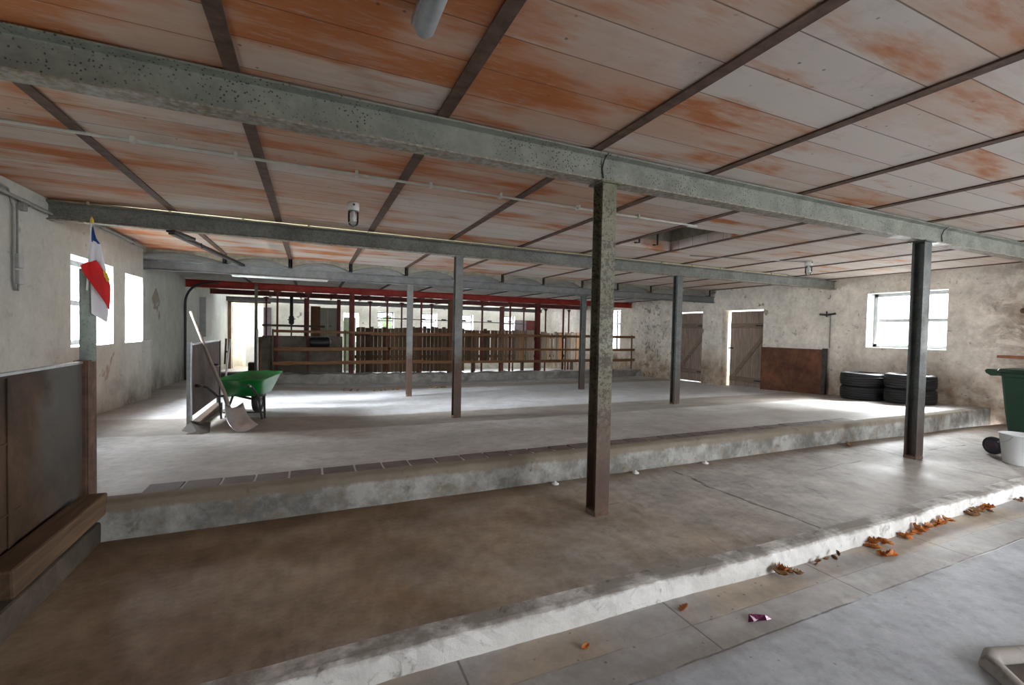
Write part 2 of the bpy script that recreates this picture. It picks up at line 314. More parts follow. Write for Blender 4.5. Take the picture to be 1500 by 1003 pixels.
riser('low_step_limewash', (.74, .735, .71), (.17, .145, .12), .012, .14)
riser('high_step_limewash', (.40, .40, .375), (.215, .18, .13), .2, .6)
t = concrete('kerb_concrete', (.20, .185, .165), (.34, .325, .305), .8, 2); t.col(t.c).bump(t.bb, .5, .02)
t = concrete('feed_wall_concrete', (.10, .08, .06), (.185, .155, .125), .85, 1.6); t.col(t.c).bump(t.bb, .4, .02)
t = concrete('dark_base_concrete', (.045, .034, .025), (.10, .078, .058), .85, 2); t.col(t.c).bump(t.bb, .4, .02)
t = concrete('vault_concrete', (.42, .415, .39), (.56, .555, .53), .9, 1.5, .2); t.col(t.c).bump(t.bb, .3, .01)
t = concrete('vault_face', (.24, .225, .175), (.36, .34, .28), .9, 3, .4); t.col(t.c).bump(t.bb, .5, .02)
plain('engineering_brick', (.12, .092, .082), .6, 0, .35, 4, .2)
plain('outside_ground', (.42, .44, .40), .9, 0, .2, 2)
plain('outside_hedge', (.24, .30, .17), .9, 0, .5, 3)
# small things
plain('conduit_white', (.56, .55, .50), .5, 0, .15); plain('conduit_grey', (.26, .26, .245), .5, 0, .2); plain('conduit_yellow', (.40, .35, .22), .6, 0, .2)
plain('socket_grey', (.40, .41, .40), .5, 0, .12); plain('porcelain', (.72, .72, .70), .25, 0, .05); plain('cable_black', (.03, .03, .03), .5, 0, .2)
plain('rubber', (.013, .013, .014), .55, 0, .3, 30, .1); plain('green_tray', (.006, .165, .03), .32, 0, .15, 5); plain('bin_green', (.018, .062, .036), .42, 0, .12, 12, .03)
plain('hub_plastic', (.035, .022, .035), .5, 0, .2); plain('black_plastic', (.008, .008, .009), .35, 0, .2); plain('aluminium', (.62, .63, .65), .32, .85, .1, 14, .04)
plain('galvanised', (.40, .42, .43), .42, .7, .2, 16, .03); plain('lamp_housing', (.36, .38, .40), .45, .1, .12, 18); plain('window_frame_paint', (.42, .43, .42), .6, 0, .2, 12)
plain('dark_frame', (.08, .08, .075), .6, 0, .2); plain('grey_door_paint', (.36, .37, .385), .6, 0, .12, 4); plain('cupboard_paint', (.33, .34, .28), .6, 0, .1, 4)
plain('leaf_orange', (.44, .145, .03), .7, 0, .4, 30); plain('leaf_brown', (.17, .085, .035), .75, 0, .4, 30); plain('foil_purple', (.14, .03, .09), .3, .4, .5, 60)
plain('flag_blue', (.02, .07, .26), .8, 0, .08); plain('flag_white', (.74, .73, .77), .8, 0, .04); plain('flag_red', (.60, .018, .02), .8, 0, .1); plain('flag_yellow', (.62, .40, .03), .7, 0, .2)
plain('finial_yellow', (.50, .38, .05), .4, 0, .1); plain('green_door_paint', (.22, .25, .16), .7, 0, .15, 5); plain('brick_red', (.26, .10, .05), .8, 0, .3, 12)
plain('white_plastic', (.80, .81, .81), .4, 0, .03); plain('purple_door_paint', (.20, .155, .165), .7, 0, .15)
t = NT('bucket_plastic', .35, 0, .4); t.col((.84, .87, .88))
def glass(name, tint=(.95, .97, .96), gl=.12):
    m = bpy.data.materials.new(name); m.use_nodes = True; n = m.node_tree.nodes; n.remove(n['Principled BSDF'])
    tr = n.new('ShaderNodeBsdfTransparent'); tr.inputs[0].default_value = (*tint, 1); g = n.new('ShaderNodeBsdfGlossy'); g.inputs['Roughness'].default_value = .05
    x = n.new('ShaderNodeMixShader'); fz = n.new('ShaderNodeFresnel'); fz.inputs[0].default_value = 1.45; L = m.node_tree.links
    L.new(fz.outputs[0], x.inputs[0]); L.new(tr.outputs[0], x.inputs[1]); L.new(g.outputs[0], x.inputs[2]); L.new(x.outputs[0], n['Material Output'].inputs[0]); M[name] = m
glass('window_glass'); glass('lamp_glass', (.86, .88, .88))

# ------------------------------------------------------------------ shell
rnd = random.uniform
# floors
xs = frange(-2.8, XR+.3, .25)
m = MB(); ysn = frange(YF-.4, 2.2, .6); m.grid(lambda x, y: (x, y, ZA), frange(-2.8, XR+.3, 1.0), ysn, flip=True)
struct(m.build('floor', 'aisle_concrete', fix=False), 'grey concrete aisle floor in the foreground')
def ylow(x): return 1.945 + .012*math.sin(x*1.3+.4) + .006*math.sin(x*4.1)
m = MB(); m.grid(lambda x, y: (x, ylow(x)+.03+(3.75-ylow(x))*y, zp(x)), frange(-2.8, XR+.3, .15), [0, .1, .3, .5, .7, .85, 1], flip=True)
struct(m.build('floor', 'platform_concrete', fix=False), 'stained concrete middle platform one step up')
rr = random.Random(3); jit = {}
def J(i, k, s): return jit.setdefault((i, k), rr.uniform(-s, s))
m = MB(); X_ = frange(-2.8, XR+.3, .06)
pts = [(-.010, ZA-.03, .002), (-.005, -.07, .003), (-.002, -.016, .005), (.004, -.003, .005), (.03, .004, .003), (.12, .001, .001)]
m.grid(lambda i, k: (X_[i], ylow(X_[i])+pts[k][0]+J(i, k, pts[k][2]), (zp(X_[i]) if k > 1 else zp(X_[i])*(0 if k == 0 else .5))+pts[k][1]+J(i, k+9, pts[k][2]*.6)), list(range(len(X_))), list(range(len(pts))), sm=False, flip=True)
struct(m.build('trim_1', 'low_step_limewash'), 'rough limewashed concrete edge of the lower step')
m = MB(); Yg = [0, .12, .35, .7] + frange(1.2, YB-3.66+2.4, .6)
m.grid(lambda x, q: (x, ystep(x)+.1+q, zf(x, ystep(x)+.1+q)), frange(-3.6, XR+.6, .3), Yg, flip=True)
struct(m.build('floor', 'upper_concrete', fix=False), 'pale concrete upper floor with a brown gutter and coloured-in bands of light and shade')
m = MB(); X_ = frange(-1.24, XR+.1, .12); pts = [(-.008, -.03, .004), (-.004, .1, .005), (-.001, .218, .005), (.008, .244, .005), (.03, .252, .003), (.14, .252, .002)]
def rz(x, z): return zp(x) + z*(zf(x, ystep(x)+.1)-zp(x))/.25 if z > 0 else zp(x)+z
m.grid(lambda i, k: (X_[i], ystep(X_[i])+pts[k][0]+J(i, k+30, pts[k][2]), rz(X_[i], pts[k][1])+J(i, k+40, pts[k][2]*.5)), list(range(len(X_))), list(range(len(pts))), flip=True)
struct(m.build('trim_2', 'high_step_limewash'), 'grey limewashed concrete curb of the upper step')
m = MB(); x = -1.05
while x < 6.9:
    w = rnd(.20, .235); m.box(x, x+w, 3.80+rnd(-.004, .004), 3.99+rnd(-.006, .006), .18, zf(x, 3.9)+.007+rnd(-.002, .002)); x += w+.016
struct(m.build('trim_3', 'engineering_brick', bevel=.004), 'row of dark bricks set flush behind the upper curb')

def wall(name, m_, fixed, thick, u0, u1, z0, z1, holes, axis, reveal=None, label=None):
    """a wall of real thickness with openings; axis 'x' = plane x=fixed (u is y), axis 'y' = plane y=fixed (u is x)"""
    us = sorted({u0, u1, *[h[0] for h in holes], *[h[1] for h in holes]}); zs = sorted({z0, z1, *[h[2] for h in holes], *[h[3] for h in holes]})
    P = (lambda u, w, z: (w, u, z)) if axis == 'x' else (lambda u, w, z: (u, w, z)); a, b = fixed, fixed+thick
    mb, rv = MB(), MB()
    hole = lambda u, z: any(h[0] < u < h[1] and h[2] < z < h[3] for h in holes)
    for i in range(len(us)-1):
        for k in range(len(zs)-1):
            if hole((us[i]+us[i+1])/2, (zs[k]+zs[k+1])/2): continue
            for w in (a, b): mb.add([P(us[i], w, zs[k]), P(us[i+1], w, zs[k]), P(us[i+1], w, zs[k+1]), P(us[i], w, zs[k+1])], [(0,1,2,3)])
    for u, s_ in ((u0, 1), (u1, -1)): mb.add([P(u, a, z0), P(u, b, z0), P(u, b, z1), P(u, a, z1)], [(0,1,2,3)])
    mb.add([P(u0, a, z1), P(u1, a, z1), P(u1, b, z1), P(u0, b, z1)], [(0,1,2,3)])
    for h in holes:
        q = mb if reveal is None or len(h) > 4 else rv
        for u in h[:2]: q.add([P(u, a, h[2]), P(u, b, h[2]), P(u, b, h[3]), P(u, a, h[3])], [(0,1,2,3)])
        for z in h[2:4]: q.add([P(h[0], a, z), P(h[1], a, z), P(h[1], b, z), P(h[0], b, z)], [(0,1,2,3)])
    o = struct(mb.build(name, m_, fix=False), label)
    if rv.v: struct(rv.build('reveal', reveal, o, fix=False))
    return o
DW = [(8.5, 9.83, -.3, 2.15, 1), (10.6, 11.95, -.3, 2.15, 1)]
wr = wall('wall_right', 'plaster_right', XR, .42, YF, YB+.4, -.9, 3.0, [(4.59, 5.985, 1.2, 2.386), (14.75, 15.35, .72, 2.32), (-1.9, .9, ZA, 2.35, 1)] + DW, 'x', 'reveal_white')  # includes an unseen side gate opening, added to let light in
wl = wall('wall_left', 'plaster_left', XL, -.42, YF, 9.78, -.9, 3.0, [(7.195, 8.49, 1.09, 2.225), (8.95, 9.76, 1.09, 2.185), (2.2, 3.4, 1.1, 2.2)], 'x', 'reveal_white')
wall('wall_left', 'plaster_left', XB, -.42, 9.78, YB+.4, -.9, 3.0, [], 'x')
m = MB(); m.box(XB-.1, XL, 9.76, 10.235, -.6, 1.09); struct(m.build('wall_left', 'plaster_left', bevel=.008), 'low limewashed buttress below the sill at the left')
m = MB(); m.box(XB-.1, XL+.01, 9.70, 10.24, 1.088, 1.108); struct(m.build('trim_4', 'reveal_white', bevel=.006), 'white sill ledge reaching past the left window')
wall('wall_back', 'plaster_back', YB, .42, XB-.3, XR+.3, -.9, 3.0, [(-2.86, -1.79, -.7, 2.42, 1), (2.72, 3.44, 1.0, 2.14), (4.72, 5.45, 1.0, 2.14), (6.55, 7.25, 1.0, 2.14), (8.75, 9.5, 1.0, 2.14), (1.28, 1.95, -.6, 2.05, 1)], 'y', 'reveal_white')
wall('wall_front', 'plaster_plain', YF, -.3, XL-.4, XR+.4, -.9, 3.0, [(3.2, 6.8, ZA, 2.45, 1), (-1.6, -.6, 1.1, 2.2)], 'y')  # wide gate opening out of view, added to light the foreground
# store room behind the doorway in the back wall
m = MB(); m.box(-3.6, -3.5, YB+.4, 23.2, -.9, 3); m.box(-3.6, -.6, 23.1, 23.2, -.9, 3); m.box(-.7, -.6, YB+.4, 23.2, -.9, 3); m.box(-3.6, -.6, YB+.4, 23.2, 2.75, 2.9)
struct(m.build('wall_store', 'plaster_back'), 'white walls of the room behind the far left doorway')

# ceiling of terracotta slabs, one hatch bay left open
bx = [XL-.1] + JX + [XR+.1]
m = MB()
for i in range(len(bx)-1):
    if abs(bx[i]-4.224) < .01:
        m.box(bx[i], bx[i+1], YF-.1, 4.36, CEIL, 2.9); m.box(bx[i], bx[i+1], 5.72, 10.16, CEIL, 2.9)
    else: m.box(bx[i], bx[i+1], YF-.1, 10.16, CEIL, 2.9)
struct(m.build('ceiling', 'terracotta_slab'), 'terracotta slab ceiling with worn limewash')
m = MB()
for x in (bx[6], bx[7]): m.box(x-.02, x+.02, 4.3, 5.8, 2.9, 3.7)
m.box(bx[6], bx[7], 5.72, 5.78, 2.9, 3.7); m.box(bx[6], bx[7], 4.3, 4.36, 2.9, 3.7); m.box(bx[6]-.02, bx[7]+.02, 4.3, 5.8, 3.7, 3.75)
hs = struct(m.build('ceiling', 'vault_face'), 'grey shaft of the open hatch in the ceiling')
hat = thing('hatch_rung_pair', 'two dark iron rungs hanging in the open ceiling hatch', 'rungs', (4.9, 5.66, 2.9))
for x in (4.62, 4.98):
    m = MB(); m.tube([(x, 5.70, 3.2), (x, 5.62, 3.15), (x, 5.62, 2.80), (x-.1, 5.60, 2.79)], .014, 8); m.build('rung', 'dark_steel', hat)
# vaulted ceiling of the rear bays
m, fc = MB(), MB()
def arc(x0, x1, t, up=0): return (x0+.035+(x1-x0-.07)*t, 2.585+.125*math.sin(PI*t)**.8)
bz = [XB-.1] + JX + [XR+.1]; T = [i/14 for i in range(15)]
for i in range(len(bz)-1):
    m.grid(lambda q, y: (arc(bz[i], bz[i+1], q)[0], y, arc(bz[i], bz[i+1], q)[1]), T, [10.14, 18.0])
    a = [arc(bz[i], bz[i+1], q) for q in T]
    for k in range(14):
        fc.add([(a[k][0], 10.13, a[k][1]), (a[k+1][0], 10.13, a[k+1][1]), (a[k+1][0], 10.13, CEIL+.02), (a[k][0], 10.13, CEIL+.02)], [(0,1,2,3)])
        fc.add([(a[k][0], 10.13, a[k][1]), (a[k+1][0], 10.13, a[k+1][1]), (a[k+1][0], 10.22, a[k+1][1]), (a[k][0], 10.22, a[k][1])], [(0,1,2,3)])
m.box(XB-.1, XR+.1, 10.16, 18.0, 2.78, 2.9)
vo = struct(m.build('ceiling', 'vault_concrete', fix=False), 'shallow white vaults of the rear ceiling')
struct(fc.build('arch_face', 'vault_face', vo, fix=False), 'mossy concrete faces of the vaults above the third beam')

m = MB(); m.add([(XB-.1, 18, 2.9), (XR+.1, 18, 2.9), (XR+.1, YB+.2, 2.95), (XB-.1, YB+.2, 2.95)], [(0,1,2,3)])  # unseen glazing, added so the sky brightens the rear bay
struct(m.build('added_rooflight', 'window_glass'), 'unseen glazed roof strip added to light the rear bay')
# ------------------------------------------------------------------ steel frame
def ibeam_prof(w, d, tw, tf): # (u across, v up), v from 0
    return [(-w/2, 0), (w/2, 0), (w/2, tf*.7), (tw/2+.006, tf*1.5), (tw/2, tf*1.5+.008), (tw/2, d-tf*1.5-.008), (tw/2+.006, d-tf*1.5), (w/2, d-tf*.7), (w/2, d), (-w/2, d), (-w/2, d-tf*.7), (-tw/2-.006, d-tf*1.5), (-tw/2, d-tf*1.5-.008), (-tw/2, tf*1.5+.008), (-tw/2-.006, tf*1.5), (-w/2, tf*.7)]
def beam(y, z0, z1, w, x0, x1, m_, label, name='steel_beam', cat='beam', grp=None, tw=.012):
    mb = MB().prism(ibeam_prof(w, z1-z0, tw, .016), lambda p, t: (t, y+p[0], z0+p[1]), x0, x1)
    o = mb.build(name, m_); o['org'] = (0, 0, 0); return tag(o, label, cat, grp)
B1 = beam(Y1, 2.535, 2.744, .13, XL-.1, XR+.1, 'beam_paint_green', 'grey-green speckled steel beam nearest the viewer, under the ceiling', tw=.02)
# cover splice plate where the two lengths of the first beam meet
for x in (2.02, 6.9):
    m = MB(); m.tube([(x, Y1-.068, 2.742), (x-.012, Y1-.03, 2.70), (x-.016, Y1-.014, 2.64), (x-.006, Y1-.02, 2.57)], .006, 6); m.build('joint_wire', 'dark_steel', B1)
B2 = beam(Y2, 2.524, 2.728, .11, XL+.0, XR+.05, 'beam_paint_blue', 'blue-grey steel beam second from the viewer, with a conduit along its top')
B3 = beam(Y3, 2.375, 2.565, .11, XB+.0, XR+.03, 'beam_paint_pale', 'pale grey steel beam third from the viewer, carrying the rear vaults')
beam(14.1, 2.37, 2.565, .12, XB-.05, XR+.02, 'red_paint', 'bright red steel beam above the rail fence')
beam(17.2, 2.40, 2.565, .11, XB-.05, XR+.02, 'red_paint_dull', 'dull dark red steel beam behind the bright red one')
beam(20.2, 2.33, 2.50, .11, XB-.05, 10.6, 'dark_steel', 'dark steel beam in front of the back wall')
ORD = ['first', 'second', 'third', 'fourth', 'fifth', 'sixth', 'seventh', 'eighth', 'ninth', 'tenth', 'eleventh', 'twelfth']
for i, x in enumerate(JX):
    m = MB(); m.box(x-.038, x+.038, YF, 10.14, CEIL-.0128, CEIL-.001)
    tag(m.build('ceiling_joist', 'rusty_joist', loc=(x, YF, CEIL-.012)), 'rusty brown steel ceiling joist, %s from the left wall' % ORD[i], 'joist', 'rusty joists of the slab ceiling')
for i, x in enumerate(JX):
    mb = MB().prism(ibeam_prof(.07, .18, .009, .009), lambda p, t: (x+p[0], t, 2.567+p[1]), 10.11, YB)
    tag(mb.build('vault_joist', 'dark_steel', loc=(x, 10.11, 2.567)), 'dark steel joist end sitting on the third beam between vaults, %s from the left' % ORD[i], 'joist', 'vault joists of the rear ceiling')

def post(x, y, z0, z1, m_, label, w=.13, dpt=.125, cap=True, web_to=(-1,)):
    o = thing('steel_post', label, 'post', (x, y, z0), 'steel posts under the grey beams')
    mb = MB().prism(ibeam_prof(w, dpt, .012, .012), lambda p, t: (x+p[0], y-dpt/2+p[1], t), z0-.03, z1)
    mb.build('shaft', m_, o)
    m = MB(); m.box(x-w*.75, x+w*.75, y-.085, y+.085, z1-.014, z1); m.build('cap_plate', m_, o)
    m = MB(); m.box(x-w*.53, x+w*.53, y-dpt*.54, y+dpt*.54, z0-.03, z0+.035); m.build('foot', 'rusty_joist', o, bevel=.01)
    return o
post(2.045, Y1, 0, 2.535, 'post_paint_olive', 'flaking olive steel post nearest the viewer, under the first beam', .125)
post(6.50, Y1, zp(6.5), 2.535, 'post_paint_dark', 'dark steel post in front of the window in the right wall', .15, .12)
post(2.06, Y2, .035, 2.524, 'post_paint_grey', 'grey steel post with brown foot under the middle of the second beam', .115)
post(6.47, Y2, .035, 2.524, 'post_paint_dark', 'dark steel post under the second beam left of the plank doors', .13)
post(2.02, Y3, -.117, 2.375, 'post_paint_grey', 'grey steel post with brown foot under the third beam, left one', .115)
post(6.59, Y3, -.117, 2.375, 'post_paint_dark', 'dark steel post under the third beam just behind the nearest post', .12)

# ------------------------------------------------------------------ windows and doors
def window(name, axis, fixed, u0, u1, z0, z1, bars_z=(.5,), bars_u=(), m_='window_frame_paint', t=.05):
    P = (lambda u, w, z: (fixed+w, u, z)) if axis == 'x' else (lambda u, w, z: (u, fixed+w, z))
    def bx(mb, ua, ub, za, zb, d=.03):
        a, b = P(ua, -d, za), P(ub, d, zb); mb.box(min(a[0], b[0]), max(a[0], b[0]), min(a[1], b[1]), max(a[1], b[1]), za, zb)
    f = MB(); bx(f, u0, u1, z0, z0+t); bx(f, u0, u1, z1-t, z1); bx(f, u0, u0+t, z0, z1); bx(f, u1-t, u1, z0, z1)
    for q in bars_z: z = z0+(z1-z0)*q; bx(f, u0, u1, z-.032, z+.032, .025)
    for q in bars_u: u = u0+(u1-u0)*q; bx(f, u-.018, u+.018, z0, z1, .024)
    o = struct(f.build(name, m_)); g = MB(); g.add([P(u0, 0, z0), P(u1, 0, z0), P(u1, 0, z1), P(u0, 0, z1)], [(0,1,2,3)]); g.build('pane', 'window_glass', o); return o
window('window_1', 'x', XR+.30, 4.59, 5.985, 1.2, 2.386, (.5,), (), t=.07)
window('window_2', 'x', XL-.30, 7.195, 8.49, 1.09, 2.225, (.5,), (), t=.07)
window('window_3', 'x', XL-.33, 8.95, 9.76, 1.09, 2.185, (.5,), (), t=.07)
window('window_4', 'y', YB+.28, 2.72, 3.44, 1.0, 2.14, (.33, .66))
window('window_5', 'y', YB+.28, 4.72, 5.45, 1.0, 2.14, (.33, .66))
window('window_6', 'y', YB+.28, 6.55, 7.25, 1.0, 2.14, (.33, .66))
window('window_7', 'y', YB+.28, 8.75, 9.5, 1.0, 2.14, (.33, .66))
window('window_8', 'x', XR+.30, 14.7, 15.4, .7, 2.35, (.33, .66))
window('window_9', 'x', XL-.30, 2.15, 3.45, 1.05, 2.23, (.5,))
window('window_10', 'y', YF-.2, -1.65, -.55, 1.05, 2.23, (.5,))

def plank_door(name, y0, y1, z0, z1, x=11.56):
    m = MB(); n = 6; w = (y1-y0)/n
    for k in range(n): m.box(x, x+.035, y0+k*w+.002, y0+(k+1)*w-.002, z0+rnd(0, .012), z1)
    o = struct(m.build(name, 'door_wood', bevel=.004))
    for z in (z0+.32, z1-.42): b = MB(); b.box(x-.028, x, y0+.02, y1-.02, z-.075, z+.075); struct(b.build('ledge', 'brace_wood', o, bevel=.004))
    b = MB(); b.bar((x-.014, y1-.12, z0+.36), (x-.014, y0+.08, z1-.5), .11, .026, (1,0,0)); struct(b.build('brace', 'brace_wood', o, bevel=.003))
    for z in (z0+.32, z1-.42):
        h = MB(); h.bar((x-.032, y0+.0, z), (x-.032, y0+.5, z), .006, .04); h.lathe([(.014, -.04), (.014, .04)], (x-.035, y0-.004, z), n=10); struct(h.build('hinge', 'dark_steel', o))
    h = MB(); h.box(x-.05, x, y1-.12, y1+.03, 1.0, 1.045); struct(h.build('latch', 'dark_steel', o, bevel=.004)); return o
plank_door('door_1', 8.40, 9.765, -.2, 2.105)
plank_door('door_2', 10.5, 11.89, -.13, 2.105)
# doors of the back wall
m = MB(); m.box(-2.62, -2.03, 22.92, 22.97, -.56, 2.30); d3 = struct(m.build('door_3', 'grey_door_paint', bevel=.01), 'light grey metal door in the bright room at the far left')
h = MB(); h.tube([(-2.12, 22.92, .75), (-2.12, 22.86, .75), (-2.24, 22.86, .75)], .012, 8); struct(h.build('handle', 'dark_steel', d3))
m = MB(); m.box(1.30, 1.80, 21.1, 21.15, -.55, 1.84); d4 = struct(m.build('door_4', 'green_door_paint', bevel=.01), 'olive green door leaf in the back wall')
m = MB(); m.box(-3.25, -2.88, 20.66, 21.0, -.6, 2.36); struct(m.build('trim_5', 'plaster_back', bevel=.02), 'plastered pier left of the far doorway')
m = MB(); m.box(-2.97, -2.86, 20.60, 20.66, -.6, 2.32); struct(m.build('trim_6', 'plank_wood', bevel=.004), 'wooden jamb of the far doorway')
m = MB(); m.box(-3.3, -1.5, 20.5, 20.75, 2.30, 2.44); struct(m.build('trim_7', 'dark_wood', bevel=.01), 'dark wooden lintel above the far doorway')
m = MB(); m.box(-1.78, -1.5, 20.9, 21.0, -.6, 2.15); struct(m.build('trim_8', 'purple_door_paint', bevel=.01), 'purplish jamb board right of the far doorway')
# outside world
m = MB(); m.box(XR+.42, 40, -30, 50, -1.0, -.14); m.box(-40, XL-.42, -30, 50, -1.0, -.2); m.box(-40, 40, YB+2.3, 60, -1.0, -.4); m.box(-10, 40, -30, YF-.3, -1, ZA-.01)
struct(m.build('ground', 'outside_ground'), 'pale yard outside the doors and windows')
for k, (x, y) in enumerate([(4.6, 30), (.8, 29)]):
    m = MB(); m.grid(lambda a, b: (x+1.6*math.cos(a)*math.cos(b)*(1+.08*math.sin(5*a+3*b)), y+1.0*math.sin(a)*math.cos(b), .6+1.5*math.sin(b)*(1+.1*math.sin(7*a))), frange(0, 2*PI, .4), frange(-PI/2, PI/2, .3))
    tag(m.build('shrub', 'outside_hedge', loc=(x, y, -.4)), 'green shrub in the yard seen through the back wall opening, %s one' % ('right' if k == 0 else 'left'), 'shrub')

# ------------------------------------------------------------------ left partition, flag, timber
pn = thing('partition_panel', 'dark brown sheet partition at the left edge, its post carrying the flag', 'partition', (-1.35, 3.85, 0))
m = MB(); m.box(-1.372, -1.352, 1.6, 3.79, .10, 1.135); m.build('sheet', 'left_panel_sheet', pn, bevel=.003)
m = MB()
for y in (3.02, 2.1): m.box(-1.352, -1.344, y-.03, y+.01, .12, 1.12)
for z in (.45, .8): m.box(-1.352, -1.347, 1.6, 3.1, z-.006, z+.006)
m.build('batten', 'left_panel_sheet', pn, bevel=.002)
m = MB(); m.box(-1.378, -1.346, 1.6, 3.84, 1.132, 1.146); m.build('edge_strip', 'bare_steel', pn)
m = MB(); m.box(-1.385, -1.335, 3.79, 3.80, .02, 1.15); m.box(-1.40, -1.325, 3.80, 3.925, .02, 1.15); m.build('angle_post', 'rusty_joist', pn)
pole = MB(); pole.tube([(-1.355, 3.885, 1.14), (-1.355, 3.885, 1.75)], .042, 16); pole.build('pole', 'pole_paint', pn)
m = MB(); m.box(-1.45, -1.215, 1.0, 3.68, -.02, .13); o = m.build('low_base_wall', 'dark_base_concrete', loc=(-1.33, 2.3, 0), bevel=.015)
tag(o, 'low dark concrete base under the brown partition at the left', 'base wall')
m = MB(); m.box(-1.335, -1.20, 2.72, 3.70, .16, .295); o = m.build('timber_beam', 'timber_wood', loc=(-1.26, 3.2, .2), bevel=.012)
o.rotation_euler = (math.radians(1.5), 0, math.radians(-1)); tag(o, 'rough wooden timber lying along the foot of the brown partition', 'timber')
# flag on its own little stick
fx, fy = -1.35, 3.87
fl = thing('flag', 'small blue, white and red flag hanging from a stick on the post', 'flag', (fx, fy, 1.72))
m = MB(); pass
# cloth: three stripes hanging in folds; rows run down, columns run across
def cloth(rows, n=10, name='stripe', m_='flag_red', ph=0.0, thick=.0015):
    """rows: list of (left point, right point, fold depth)"""
    mb = MB(); R = []
    for i in range(len(rows)-1):
        for s_ in range(4):
            q = s_/4; a0, b0, d0 = rows[i]; a1, b1, d1 = rows[i+1]
            R.append((Vector(a0).lerp(Vector(a1), q), Vector(b0).lerp(Vector(b1), q), d0+(d1-d0)*q))
    R.append((Vector(rows[-1][0]), Vector(rows[-1][1]), rows[-1][2]))
    mb.grid(lambda i, k: R[i][0].lerp(R[i][1], k/n) + Vector((.25, -1, 0))*R[i][2]*math.sin(k/n*PI*2.2+ph+i*.12), list(range(len(R))), list(range(n+1)))
    return mb.build(name, m_, fl, solid=thick)
def fp(px, py, d=0): # a point on the flag's plane, written as picture fractions of the post area, depth d towards the viewer
    Xd = (px-750)/F; Yd = (py-501.5)/F; r = RX*Xd + DX*Yd + _f; t_ = (fy-.05-d)/r.y; return CAM + r*t_
m = MB(); m.tube([fp(127.5, 425, -.002), fp(134.6, 327, -.002)], .006, 8); m.build('stick', 'white_plastic', fl)
m = MB(); m.lathe([(.004, 0), (.011, .012), (.009, .03), (.0, .05)], fp(134.6, 328, -.002), n=12); m.build('finial', 'finial_yellow', fl)
W_ = cloth([(fp(134.5, 330), fp(136, 330), .002), (fp(134, 350), fp(141, 349), .006), (fp(134.5, 354), fp(147.5, 358), .008)], name='blue_stripe', m_='flag_blue', ph=.5)
W_['label'] = 'blue top of the flag'
W_ = cloth([(fp(133.5, 331), fp(134.8, 331), .002), (fp(131, 352), fp(135, 352), .004), (fp(129, 383), fp(137, 383), .008)], name='sleeve', m_='flag_white', ph=1)
W_ = cloth([(fp(135, 352), fp(147.5, 357), .005), (fp(132, 375), fp(150, 372), .010), (fp(131, 389), fp(156, 398), .010)], name='white_stripe', m_='flag_white', ph=1.2)
W_['label'] = 'white middle of the flag'
W_ = cloth([(fp(129, 384, .02), fp(141, 381, .01), .008), (fp(118, 388, .03), fp(150, 394, .01), .014), (fp(121, 398, .03), fp(159, 408, .01), .018), (fp(132, 413, .02), fp(162, 422, .01), .014), (fp(146, 432, .01), fp(161, 444, .0), .008), (fp(156, 446, .01), fp(160, 455, .0), .004)], 14, 'red_stripe', 'flag_red', 2.0)
W_['label'] = 'red lower part of the flag'
W_ = cloth([(fp(133, 404, -.02), fp(150, 412, -.01), .006), (fp(133, 424, -.02), fp(156, 432, -.01), .006), (fp(134, 448, -.02), fp(158, 447, -.01), .008), (fp(134, 459, -.02), fp(159, 458, -.01), .006), (fp(146, 466, -.015), fp(157, 472, -.01), .004)], name='hanging_corner', m_='flag_white', ph=.3)
em = MB(); c0 = fp(156.2, 405, .045)
pts = [c0 + (RX*(.011*math.cos(k*2*PI/14)*(1+.35*(k % 2))) - DX*(.034*math.sin(k*2*PI/14)*(1+.25*(k % 2)))) for k in range(14)]
pts = [p + RX*.012*((p-c0).dot(DX)/.03) for p in pts]
em.add(pts + [p - _f*.003 for p in pts], [list(range(14)), list(range(27, 13, -1))] + [(k, (k+1) % 14, 14+(k+1) % 14, 14+k) for k in range(14)])
em.build('emblem', 'flag_yellow', fl)['label'] = 'small yellow emblem near the edge of the cloth'

# ------------------------------------------------------------------ middle partition, shovel, wheelbarrow
pn = thing('partition_panel', 'dark brown sheet partition standing in the room beside the wheelbarrow', 'partition', (-1.33, 7.4, .1))
m = MB(); m.box(-1.342, -1.322, 6.6, 8.40, .28, 1.15); m.build('sheet', 'middle_panel_sheet', pn, bevel=.003)
m = MB(); m.box(-1.36, -1.31, 6.50, 6.56, .1, 1.19); m.build('front_post', 'bare_steel', pn, bevel=.006)
m = MB(); m.box(-1.36, -1.31, 8.38, 8.44, .0, 1.16); m.build('rear_post', 'dark_steel', pn, bevel=.006)
m = MB(); m.box(-1.35, -1.315, 6.55, 8.4, 1.145, 1.165); m.build('top_rail', 'bare_steel', pn)
m = MB(); m.box(-1.38, -1.28, 6.5, 8.42, .02, .17); m.build('bottom_board', 'dark_wood', pn, bevel=.01)
m = MB(); m.tube([(-1.30, 7.75, .82), (-1.25, 7.75, .82), (-1.25, 7.85, .80)], .016, 8); m.build('latch', 'black_plastic', pn)
m = MB(); m.add([(-1.42, 6.42, .10), (-1.05, 6.05, .10), (-1.12, 6.55, .2), (-1.32, 6.5, .24), (-1.4, 6.15, .12), (-1.2, 6.2, .17)], [(0,1,5), (1,2,5), (2,3,5), (3,0,5), (0,1,2,3), (0,4,5), (4,1,5)])
tag(m.build('rubble', 'dark_base_concrete', loc=(-1.25, 6.3, .12)), 'small heap of brown dirt at the foot of the middle partition', 'dirt')
sh = thing('scoop_shovel', 'aluminium scoop shovel with long wooden handle leaning on the middle partition', 'shovel', (-.85, 6.25, .14))
hb, ht = Vector((-.905, 6.45, .36)), Vector((-1.50, 7.40, 1.57))
